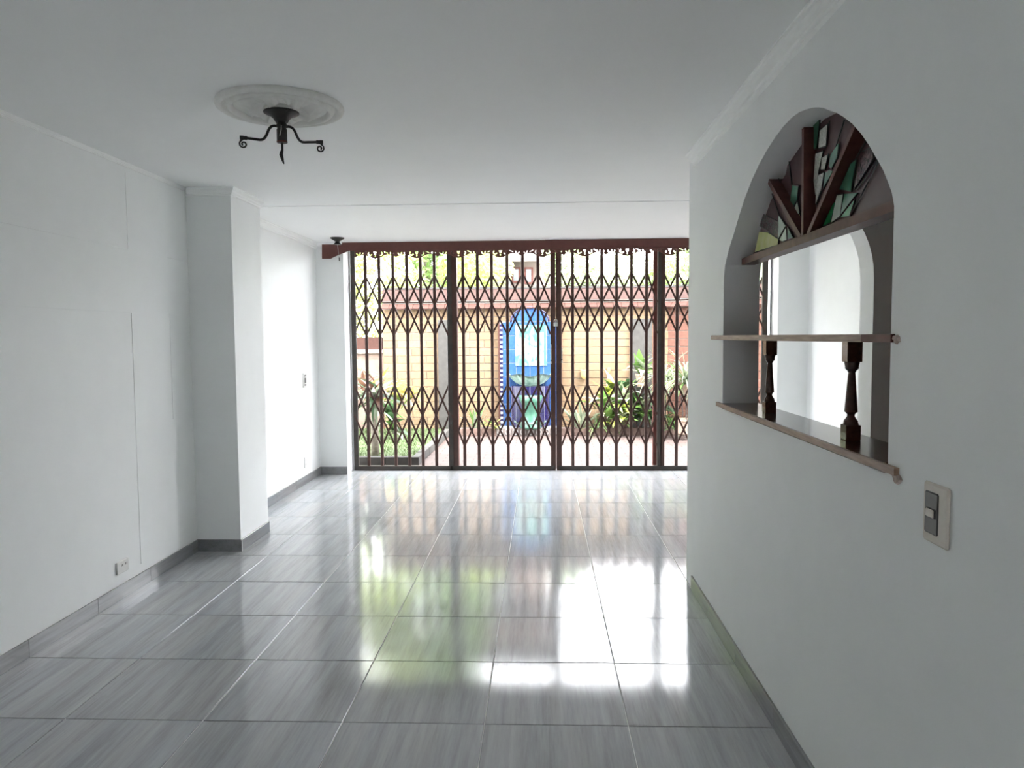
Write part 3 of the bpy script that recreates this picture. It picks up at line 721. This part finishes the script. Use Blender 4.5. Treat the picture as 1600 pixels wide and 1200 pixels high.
# grass blades on the lawn
def blades(n, region, zb_, hmin, hmax, wid):
    V, F = [], []
    while len(F) < n:
        x, y = rnd.uniform(-4.2, -1.1), rnd.uniform(KF+.1, WY-.05)
        t = (y-KF)/(KY-KF)
        if x > lk1.x+(lkb.x-lk1.x)*min(1, t)-.06: continue
        h = rnd.uniform(hmin, hmax); a = rnd.uniform(0, 6.28); b = len(V); dx, dy = math.cos(a)*wid, math.sin(a)*wid
        V += [(x-dx, y-dy, zb_), (x+dx, y+dy, zb_), (x+rnd.uniform(-.02, .02), y+rnd.uniform(-.02, .02), zb_+h)]
        F.append((b, b+1, b+2))
    me = bpy.data.meshes.new('grass'); me.from_pydata(V, [], F); return me
BLADE = noise_mat('grass_blade', (.12, .21, .05), (.20, .28, .08), 30, .7, trans=.4)
tag(link('grass', blades(9000, None, PZ+.068, .02, .05, .004), BLADE), 'short grass blades covering the lawn bed left of the patio', 'grass', kind='stuff')
tag(MB().poly([(lkb.x, KY+.09), (fx0-.01, KY+.09), (fx0-.01, WY-.005), (lkb.x, WY-.005)], [], .09, lambda u, v, d: (u, v, PZ+d)).build('soil_bed', SOIL), 'planting bed soil left of the fountain', 'soil', kind='stuff')
tag(MB().poly([(fx1+.01, KY+.09), (2.6, KY+.09), (2.6, 11.35), (WX1, WY-.02), (fx1+.01, WY-.02)], [], .09, lambda u, v, d: (u, v, PZ+d)).build('soil_bed', SOIL), 'planting bed soil right of the fountain', 'soil', kind='stuff')

# ---- fountain
FY = WY-.10
ft = tag(empty('wall_fountain', (0, 0, 0)), 'blue tiled wall fountain with shell basin and picture panel', 'fountain')
ax0, ax1 = onY(785.5, 560, FY).x, onY(871, 560, FY).x
zs_, za = onY(790, 503, FY).z, onY(830, 481, FY).z
zbase = kz
xc = (ax0+ax1)/2; hw = onY(856, 500, FY).x-xc
outl = [(ax0, zbase), (ax1, zbase), (ax1, zs_), (xc+hw, zs_)]+[(xc+hw*math.cos(math.pi*k/16), zs_+(za-zs_)*math.sin(math.pi*k/16)) for k in range(1, 16)]+[(xc-hw, zs_), (ax0, zs_)]
MB().poly(outl, [], .094, lambda u, v, d: (u, FY+.004+d, v)).build('backing', WGROUT, ft)
edge_ = [(xc+(hw+.015)*math.cos(math.pi*k/20), FY-.004, zs_+(za-zs_+.012)*math.sin(math.pi*k/20)) for k in range(21)]
MB().tube(edge_, .014, 8).build('rope_moulding', BLUED, ft, smooth=True)
ts = (ax1-ax0)/4
nz = int((zs_-zbase)/ts)+1
tcache = {}
for i in range(4):
    for j in range(nz+3):
        a, b2 = ax0+i*ts, ax0+(i+1)*ts; c, d = zs_-(j+1)*ts, zs_-j*ts
        c = max(c, zbase)
        if d-c < .03: continue
        k = round(d-c, 3)
        if k not in tcache: tcache[k] = MB().box((-ts/2+.004, -.004, .004), (ts/2-.004, .006, k-.004), .002).mesh('tile')
        low = c < onY(800, 604, FY).z
        link('tile', tcache[k], BLUE, ft, ((a+b2)/2, FY, c))
# arch head tiles (two quadrants)
for sg in (-1, 1):
    q = [(xc+sg*.004, zs_+.004), (xc+sg*(hw-.006), zs_+.004)]+[(xc+sg*max(.004, (hw-.008)*math.cos(math.pi/2*k/8)), zs_+(za-zs_-.008)*math.sin(math.pi/2*k/8)) for k in range(1, 9)]
    MB().poly(q, [], .008, lambda u, v, d: (u, FY-.004+d, v)).build('arch_tile', BLUE, ft)
# twisted red and white border strips
for sg, xx in ((-1, ax0-.022), (1, ax1+.022)):
    MB().box((xx-.05 if sg < 0 else xx+.022, FY-.004, zbase), (xx-.022 if sg < 0 else xx+.05, FY+.09, zs_+.02), .004).build('red_border', TERRA, ft)
    b = MB(); b2_ = MB(); n_ = 44
    for i in range(n_):
        z = zbase+(zs_-zbase)*(i+.5)/n_; hh = (zs_-zbase)/n_*.46
        (b if i % 2 else b2_).box((xx-.02, FY-.010, z-hh), (xx+.02, FY+.05, z+hh), .003)
    tag(b.build('white_beads', WGROUT, ft), kind='stuff'); tag(b2_.build('blue_beads', BLUED, ft), kind='stuff')
# picture panel: loose watery brushwork
def mural():
    m, nt, b = new_mat('aqua_brushwork'); L = nt.links.new
    tc = N(nt, 'ShaderNodeTexCoord'); mp = N(nt, 'ShaderNodeMapping'); mp.inputs['Scale'].default_value = (3.2, 3.2, 2.2); L(tc.outputs['Object'], mp.inputs[0])
    nz_ = N(nt, 'ShaderNodeTexNoise'); nz_.inputs['Scale'].default_value = 2.2; nz_.inputs['Detail'].default_value = 5; nz_.inputs['Distortion'].default_value = 1.6; L(mp.outputs[0], nz_.inputs[0])
    cr = N(nt, 'ShaderNodeValToRGB'); L(nz_.outputs[0], cr.inputs[0]); e = cr.color_ramp.elements
    e[0].position = .32; e[0].color = (.04, .13, .06, 1); e[1].position = .58; e[1].color = (.17, .18, .15, 1)
    for p_, c_ in ((.42, (.035, .14, .13)), (.50, (.10, .16, .16)), (.66, (.13, .15, .08)), (.75, (.05, .13, .16))):
        k = e.new(p_); k.color = (*c_, 1)
    L(cr.outputs[0], b.inputs['Base Color']); b.inputs['Roughness'].default_value = .3
    return m
pa, pb = onY(805, 508, FY), onY(855, 571.5, FY)
pw = (pb.x-pa.x); ph = pa.z-pb.z
pic = MB().box((-pw/2, -.012, -ph/2), (pw/2, .004, ph/2), .002).build('picture_panel', mural(), ft, ((pa.x+pb.x)/2, FY-.002, (pa.z+pb.z)/2))
MB().box((pw/2-.05, -.014, -ph/2+.01), (pw/2-.018, -.011, ph/2-.01)).build('aqua_strip', noise_mat('aqua_glaze', (.10, .55, .62), (.18, .68, .70), 10, .3), pic)
# indigo tiled plinth with curved front behind the basin
zp = onY(830, 604, FY-.25).z
R_ = .31
pl_ = MB(); n_ = 16
arcp = [(xc-R_*math.cos(math.pi*k/n_), FY-R_*.85*math.sin(math.pi*k/n_)) for k in range(n_+1)]
pl_.poly(arcp+[(xc+R_, FY), (xc-R_, FY)][:0], [], zp-zbase, lambda u, v, d: (u, v, zbase+d)).build('plinth', BLUED, ft)
for k in range(n_+1):
    if k % 2 == 0 and 0 < k < n_:
        MB().tube([(arcp[k][0], arcp[k][1], zbase), (arcp[k][0], arcp[k][1], zp)], .0018, 6).build('tile_joint', WGROUT, ft)
# scalloped shell basin
zr_ = onY(830, 588, FY-.3).z
def shell(name, rad, depth, zrim, mat, yc, tilt=0):
    b = MB(); rings = []; nn = 36
    for i in range(8):
        t = i/7; r = rad*(t**.6); row = []
        for k in range(nn+1):
            a = math.pi*k/nn; fl_ = 1+.06*math.cos(9*a*2)*t
            rr = r*fl_; zz = zrim-depth*(1-t**1.7)+.016*math.cos(a*6)*t+.020*abs(math.cos(a))*t**3
            row.append(b.bm.verts.new((xc+rr*math.cos(a), yc-rr*.95*math.sin(a), zz)))
        rings.append(row)
    for r0, r1 in zip(rings, rings[1:]):
        for k in range(nn): b.bm.faces.new((r0[k], r0[k+1], r1[k+1], r1[k]))
    x = bmesh.ops.solidify(b.bm, geom=b.bm.faces[:], thickness=.045)
    o = b.build(name, mat, ft, smooth=True); return o
shell('shell_basin', .345, .17, zr_+.01, SHELLG, FY-.005)
MB().lathe([(.15, 0), (.16, .03), (.12, .08), (.10, .18), (.115, .30), (.15, .40), (.19, .50)], 24, (xc+.01, FY-.33, zbase)).build('basin_stem', GREENG, ft, smooth=True)
shell('lower_bowl', .25, .07, zbase+.09, SHELLG, FY-.24)
# patterned foot tiles in line with the kerb
fb = empty('foot_course'); fb.parent = ft
PAT = noise_mat('pale_relief_tile', (.40, .33, .31), (.48, .40, .37), 20, .6)
PATL = noise_mat('white_tile_ring', (.66, .62, .60), (.74, .70, .68), 20, .5)
nf = 8; fw = (fx1-fx0)/nf
me1 = MB().box((.003, 0, PZ), (fw-.003, .09, kz), .003).mesh('foot_tile')
ring_me = MB().tube([(fw*.30*math.cos(a_*math.pi/8), 0, (kz-PZ)*.36*math.sin(a_*math.pi/8)) for a_ in range(17)], .008, 6).mesh('ring_ornament')
for i in range(nf):
    t_ = link('foot_tile', me1, PAT, ft, (fx0+i*fw, KY, 0))
    link('ring_ornament', ring_me, PATL, t_, (fw/2, -.002, (PZ+kz)/2))
bpy.data.objects.remove(fb)
MB().box((fx0, KY+.09, PZ), (fx1, FY+.05, kz)).build('pool_floor', WGROUT, ft)

# ---- plants
def leaf_mesh(ln, wd, bend, fold=.25, seg=6, tip=.5):
    b = MB(); rows = []
    for i in range(seg+1):
        t = i/seg
        wv = wd*(math.sin(math.pi*min(1, (t*.97+.03))**tip) if tip else 1)*(1-.0*t)
        if i == seg: wv = wd*.02
        ang = bend*t; x = ln*(math.sin(ang)/max(bend, 1e-3)) if bend else ln*t; z = -ln*(1-math.cos(ang))/max(bend, 1e-3) if bend else 0
        rows.append([b.bm.verts.new((x, -wv/2, z+fold*wv/2)), b.bm.verts.new((x, 0, z)), b.bm.verts.new((x, wv/2, z+fold*wv/2))])
    for r0, r1 in zip(rows, rows[1:]):
        for k in (0, 1): b.bm.faces.new((r0[k], r0[k+1], r1[k+1], r1[k]))
    return b.mesh('leaf', True)
ALB = .7
def LM(name, a, b): return noise_mat(name, a, b, 12, .4, trans=.35, per_object=.2)
LG = LM('leaf_mid_green', (.10, .22, .05), (.20, .34, .09)); LD = LM('leaf_dark_green', (.03, .07, .03), (.06, .12, .05))
LY = LM('leaf_yellow_green', (.38, .46, .07), (.52, .56, .14)); LS = LM('leaf_silver_green', (.22, .28, .18), (.36, .42, .30))
LP = LM('leaf_purple_brown', (.16, .08, .06), (.30, .16, .11)); LC = LM('leaf_cream', (.55, .60, .40), (.70, .72, .55)); LO = LM('leaf_orange', (.50, .30, .08), (.62, .40, .12))
BARK = noise_mat('grey_bark', (.16, .13, .10), (.30, .26, .21), 25, .9, bump=.6)
POTC = noise_mat('clay_pot', (.34, .24, .18), (.46, .34, .26), 14, .8)
shapes = {
 'strap': [leaf_mesh(.42, .062, b, .3) for b in (.5, 1.0, 1.6)],
 'grass': [leaf_mesh(.50, .016, b, .3) for b in (.9, 1.6, 2.2)],
 'broad': [leaf_mesh(.22, .11, b, .25) for b in (.3, .8, 1.2)],
 'spike': [leaf_mesh(.38, .05, b, .5, tip=.8) for b in (.05, .15, .3)],
 'big': [leaf_mesh(.34, .13, b, .2) for b in (.4, .9, 1.4)],
}
def plant(name, label, loc, stems, kind, mats, n, el=(10, 70), scale=(.8, 1.2), spread=.03, zr=(0, .1), group=None, pot=None, stem_r=.012, cat='plant', az=None):
    o = tag(empty(name, loc), label, cat, group)
    if pot:
        r, h = pot
        p_ = MB().lathe([(r*.68, 0), (r*.95, h*.85), (r*1.05, h*.86), (r*1.06, h), (r*.92, h), (r*.9, h*.9), (0.001, h*.88)], 20).build('pot', POTC, o); smooth_angle(p_, 40)
    base = pot[1]*.9 if pot else 0
    if stems:
        for (dx, dy, hh) in stems:
            MB().tube([(0, 0, base-.02), (dx*.4, dy*.4, base+hh*.5), (dx, dy, base+hh)], [stem_r*1.2, stem_r, stem_r*.8], 8).build('stem', BARK, o, smooth=True)
    tops = [(dx, dy, hh) for dx, dy, hh in stems] if stems else [(0, 0, 0)]
    for i in range(n):
        tx, ty, tz = tops[i % len(tops)]
        a = (i*2.399+rnd.uniform(-.4, .4)) if az is None else rnd.uniform(*az)
        if math.sin(a) > .15 and loc[1] > 10.4: a = -a
        e = math.radians(rnd.uniform(*el)); s_ = rnd.uniform(*scale)
        me = rnd.choice(shapes[kind]); m = rnd.choice(mats)
        key = (me.name, m.name)
        if key not in leafvar:
            c_ = me.copy(); c_.materials.clear(); c_.materials.append(m); leafvar[key] = c_
        l = link('leaf', leafvar[key], m, o, (tx+rnd.uniform(-spread, spread), ty+rnd.uniform(-spread, spread), base+tz+rnd.uniform(*zr)))
        l.rotation_euler = (rnd.uniform(-.3, .3), -e, a); l.scale = (s_, s_, s_)
    return o
leafvar = {}
tb = onZ(586, 713, PZ+.07)
tb = Vector((tb.x, 9.05, PZ+.06))
tb.x = onY(586, 690, 9.05).x
ztop = onY(586, 622, 9.05).z
plant('dracaena_tree', 'small tree with bare grey trunk and dark rosette of leaves on the lawn', tb, [(0, 0, ztop-tb.z)], 'strap', [LD, LD, LS, LP], 46, (-30, 70), (.95, 1.4), .03, (-.16, .14), cat='tree', stem_r=.044)
def at(x, y, Y): return onY(x, y, Y)
def gp(x, Y, z=PZ+.06): p = at(x, 640, Y); return Vector((p.x, Y, z))
plant('cordyline', 'purple-brown strap-leaved plant with pink stems at the low wall', gp(577, 11.2), [(0, 0, .75), (.08, .05, .6), (-.1, 0, .5)], 'strap', [LP, LP, LO, LS], 36, (10, 80), (.9, 1.3), .05, (-.15, .15))
plant('croton', 'yellow-green leafy plant left of the narrow pilaster', gp(614, 11.1), [(0, 0, .62), (.1, 0, .5)], 'strap', [LY, LY, LG, LO], 26, (10, 85), (.9, 1.25), .05, (-.15, .15))
plant('croton', 'orange-tipped drooping plant between the lawn tree and the pilaster', gp(640, 11.2), [(.02, 0, .55)], 'strap', [LY, LO, LG], 10, (-10, 50), (.7, 1.0), .03, (-.08, .08))
plant('fern', 'dark leafy shrub at the foot of the low wall behind the lawn tree', gp(604, 10.6), [], 'big', [LD, LG, LS], 22, (10, 80), (.8, 1.3), .12, (.05, .5))
plant('agave', 'spiky upright aloe left of the fountain behind the kerb', Vector((gp(742, 11.4).x, 11.42, kz-.03)), [], 'spike', [LG, LS], 12, (45, 88), (.8, 1.15), .03, (0, .02))
plant('agave', 'pale spiky agave just right of the centre posts behind the kerb', Vector((gp(906, 11.4).x, 11.4, kz-.03)), [], 'spike', [LS, LS, LC], 16, (40, 88), (1.0, 1.4), .04, (0, .02))
plant('fern', 'small dotted leaf tuft beside the fountain\'s left foot', Vector((gp(768, 11.4).x, 11.4, kz-.03)), [], 'broad', [LY, LG], 9, (20, 70), (.6, .9), .05, (0, .1))
plant('arching_grass', 'low arching grass tuft between the agave and the leafy bush', Vector((gp(930, 11.42).x, 11.42, kz-.03)), [], 'grass', [LS, LG], 34, (30, 85), (.6, .9), .04, (0, .02))
bush = 'leafy bush of broad light green leaves right of the agave'
plant('leafy_bush', bush, Vector((gp(950, 11.5).x, 11.5, kz-.03)), [(0, 0, .45), (.12, .02, .55), (-.12, 0, .4), (.05, -.1, .3)], 'big', [LG, LY, LG, LC], 70, (0, 75), (.8, 1.15), .10, (-.25, .15))
plant('leafy_bush', 'leafy bush of dark and light leaves below the grey pilaster', Vector((gp(985, 11.45).x, 11.45, kz-.03)), [(0, 0, .5), (.12, .02, .35), (-.1, -.05, .55)], 'big', [LG, LD, LD, LC], 56, (0, 75), (.8, 1.15), .10, (-.25, .15))
plant('leafy_bush', 'light yellow-green bush at the kerb before the clay pot', Vector((gp(968, 11.3).x, 11.33, kz-.03)), [(0, 0, .28), (.1, 0, .22), (-.12, 0, .34)], 'big', [LY, LG, LC], 34, (0, 75), (.7, 1.0), .08, (-.15, .12))
plant('leafy_bush', 'dark low bush beside the right-hand planter kerb', Vector((gp(1020, 11.4).x, 11.4, kz-.03)), [(0, 0, .3), (.1, 0, .25), (-.12, 0, .2)], 'big', [LD, LD, LG], 34, (0, 70), (.7, 1.0), .10, (-.1, .12))
plant('arching_grass', 'dark arching grass tuft under the red brick wall', Vector((gp(1050, 11.2).x, 11.2, kz-.03)), [], 'grass', [LD, LG, LD], 50, (20, 85), (.8, 1.1), .08, (0, .1))
# plants in pots, standing on wall shelves
def shelf_pot(px_, py_, Y, pot, label, name, kind, mats, n, el, sc):
    p_ = at(px_, py_, Y)
    return plant(name, label, (p_.x, Y, p_.z), [], kind, mats, n, el, sc, .03, (0, .05), None, pot)
shelfC = noise_mat('pot_stand_iron', (.03, .03, .03), (.05, .05, .05), 20, .5)
def stand(px_, py_, Y, lab):
    p_ = at(px_, py_, Y); o = tag(empty('plant_stand', (p_.x, Y, kz-.02)), lab, 'stand'); hh = p_.z-.004-(kz-.02)
    MB().lathe([(.09, hh-.012), (.10, hh-.010), (.10, hh), (.02, hh)], 20).build('plate', shelfC, o)
    for k in range(3):
        a = k*2.094+.4; MB().tube([(.08*math.cos(a), .08*math.sin(a), hh-.01), (.05*math.cos(a), .05*math.sin(a), hh*.5), (.10*math.cos(a), .10*math.sin(a), 0)], .008, 6).build('leg', shelfC, o)
stand(1003, 605, 11.55, 'thin iron plant stand holding the clay pot before the grey pilaster')
shelf_pot(1003, 604, 11.55, (.10, .20), 'clay pot of broad pale leaves before the grey pilaster', 'potted_plant', 'big', [LC, LG, LG, LS], 18, (20, 80), (.9, 1.3))
stand(1040, 612, 11.35, 'thin iron plant stand holding the spider plant')
shelf_pot(1040, 611, 11.35, (.09, .16), 'clay pot of spiky silver arching leaves right of the grey pilaster', 'spider_plant', 'grass', [LS, LS, LC, LG], 90, (0, 85), (.9, 1.4))
stand(1072, 618, 11.05, 'thin iron plant stand before the red brick wall')
shelf_pot(1072, 617, 11.05, (.09, .16), 'pot of tangled silver arching leaves before the red brick wall', 'spider_plant', 'grass', [LS, LC, LS, LG], 120, (0, 88), (1.0, 1.7))
# small wall pots
for px_, py_, lab in ((912.5, 592, 'small yellow clay wall pot on the brick wall'), (951, 583, 'tiny yellow heart-shaped wall ornament on the bricks')):
    p_ = at(px_, py_, WY-.05)
    o = tag(empty('wall_pot', (p_.x, WY-.055, p_.z)), lab, 'wall pot')
    k = 1 if px_ < 930 else .6
    smooth_angle(MB().lathe([(.02*k, 0), (.045*k, .03*k), (.050*k, .12*k), (.055*k, .125*k), (.055*k, .145*k), (.045*k, .145*k), (.040*k, .11*k)], 16).build('pot', noise_mat('ochre_clay', (.50, .33, .12), (.62, .42, .18), 12, .7) if k == 1 else bpy.data.materials['ochre_clay'], o), 40)
    MB().box((-.004*k, .02*k, .10*k), (.004*k, .052, .16*k)).build('hook', shelfC, o)
p_ = at(1070, 650, 10.9)
tag(MB().lathe([(.10, 0), (.13, .18), (.14, .185), (.14, .21), (.125, .21), (.12, .17)], 24, (p_.x, 10.9, kz-.02)).build('clay_planter', POTC), 'pale clay planter at the far right of the bed', 'planter')

# ---- trees and house beyond the wall
def foliage(blobs, n, size, seed):
    r = random.Random(seed); V, F = [], []
    tot = sum(b[3]*b[4]*b[5] for b in blobs)
    for (cx, cy_, cz, rx, ry, rz_) in blobs:
        k = int(n*(rx*ry*rz_)/tot)
        for _ in range(k):
            while True:
                u = Vector((r.uniform(-1, 1), r.uniform(-1, 1), r.uniform(-1, 1)))
                if .35 < u.length < 1: break
            p = Vector((cx+u.x*rx, cy_+u.y*ry, cz+u.z*rz_))
            t = Vector((r.uniform(-1, 1), r.uniform(-1, 1), r.uniform(-1, .6))).normalized(); q = t.orthogonal().normalized()
            s_ = size*r.uniform(.6, 1.3); b = len(V)
            V += [p-t*s_, p+q*s_*.42, p+t*s_, p-q*s_*.42]; F.append((b, b+1, b+2, b+3))
    me = bpy.data.meshes.new('foliage'); me.from_pydata([tuple(v) for v in V], [], F); return me
ALB = .85
FO1 = noise_mat('foliage_yellow_green', (.30, .38, .10), (.46, .52, .18), 2, .6, trans=.45)
FO2 = noise_mat('foliage_mid_green', (.16, .27, .08), (.30, .42, .14), 2, .6, trans=.45)
FO3 = noise_mat('foliage_pale_green', (.30, .38, .20), (.44, .52, .30), 2, .6, trans=.45)
def tree(name, label, x, Y, h, blobs, mat, n, size, seed):
    o = tag(empty(name, (x, Y, -.2)), label, 'tree', 'trees beyond the garden wall')
    MB().tube([(0, 0, 0), (.05, 0, h*.4), (0, 0, h*.75)], [.14, .10, .06], 8).build('trunk', BARK, o, smooth=True)
    link('foliage', foliage(blobs, n, size, seed), mat, o)
    return o
tree('garden_tree', 'tall yellow-green tree beyond the low wall at the far left', -4.6, 14.0, 6, [(0, 0, 3.0, 1.5, 1.2, 2.4), (1.0, .4, 5.0, 1.4, 1.2, 1.6), (-.8, 0, 5.0, 1.3, 1.2, 1.5), (1.6, -.2, 2.6, .9, .9, 1.4)], FO1, 16000, .07, 1)
tree('garden_tree', 'tall light green tree behind the left end of the brick wall', -2.4, 15.5, 7, [(0, 0, 4.6, 1.3, 1.2, 1.7), (.2, 0, 6.6, 1.1, 1.1, 1.4), (.2, 0, 2.4, 1.2, 1.0, 1.0)], FO2, 14000, .07, 2)
tree('garden_tree', 'small yellow-green tree left of the pink house', -1.25, 14.5, 3.2, [(0, 0, 3.0, .75, .7, .55), (-.1, 0, 2.05, .95, .7, .6)], FO1, 6000, .055, 3)
tree('garden_tree', 'pale green tree just right of the pink house', .55, 15.0, 3.6, [(0, 0, 3.1, .55, .6, .75), (.1, 0, 2.1, .7, .6, .7)], FO3, 6000, .055, 4)
tree('garden_tree', 'broad pale green bush-like tree behind the padlocked posts', 1.6, 15.0, 3.2, [(0, 0, 2.7, .9, .7, .65), (.3, 0, 1.95, .95, .7, .6)], FO3, 9000, .055, 5)
tree('garden_tree', 'mid green round tree right of centre beyond the wall', 2.9, 14.6, 3.3, [(0, 0, 2.7, .9, .8, .7), (-.3, 0, 1.95, .95, .7, .6)], FO2, 9000, .055, 6)
tree('garden_tree', 'pale tree at the far right beyond the red brick wall', 4.4, 14.6, 3.3, [(0, 0, 2.7, 1.0, .8, .7), (-.4, 0, 1.95, .95, .7, .6)], FO3, 9000, .055, 7)

HY = 19.5
hs = tag(empty('neighbour_house', (0, HY, -.2)), 'pale pink house with grey roof edge and windows beyond the wall', 'house')
hx0, hx1 = at(772, 420, HY).x, at(852, 420, HY).x
MB().box((hx0-1.4, .2, 0), (hx1+.1, 5, 7.2)).build('wall', HWALL, hs)
MB().box((hx0-1.5, -.05, 0), (hx0+.42, 4.5, 6.2)).build('grey_wing', HGREY, hs)
zro = at(800, 412, HY).z+.2
rf = MB().poly([(-.75, zro-.02), (-.75, zro+.06), (.25, zro+.42), (.25, zro+.34)], [], hx1-hx0-.3, lambda u, v, d: (hx0+.40+d, u, v)).build('roof', ROOF, hs)
rf2 = MB().poly([(-.5, 7.2), (-.5, 7.3), (2.5, 8.6), (5.4, 7.3), (5.4, 7.2)], [], hx1-hx0+1.8, lambda u, v, d: (hx0-1.6+d, u, v)).build('roof', ROOF, hs)
for xa, xb, za_, zb_ in ((802, 810, 420, 438), (822, 830, 420, 440)):
    a, b2 = at(xa, za_, HY), at(xb, zb_, HY)
    wn = MB().box((a.x-.05, .14, b2.z+.2-.05), (b2.x+.05, .24, a.z+.2+.05)).build('window', MAROON, hs)
    MB().box((a.x, .13, b2.z+.2), (b2.x, .16, a.z+.2)).build('pane', PANE, wn)
for zz in (4.6, 6.0):
    for xx in (hx0+.75, hx0+1.25):
        wn = MB().box((xx-.2, .14, zz-.35), (xx+.2, .24, zz+.35)).build('window', MAROON, hs)
        MB().box((xx-.16, .13, zz-.31), (xx+.16, .16, zz+.31)).build('pane', PANE, wn)
# pierced brick screen on the grey wing
a, b2 = at(775, 413, HY), at(793, 430, HY)
for r in range(5):
    for c in range(4):
        x = a.x+(b2.x-a.x)*c/4; z = b2.z+.2+(a.z-b2.z)*r/5
        MB().box((x, -.09, z), (x+(b2.x-a.x)/4*.72, -.045, z+(a.z-b2.z)/5*.62)).build('screen_block', ROOF, hs)
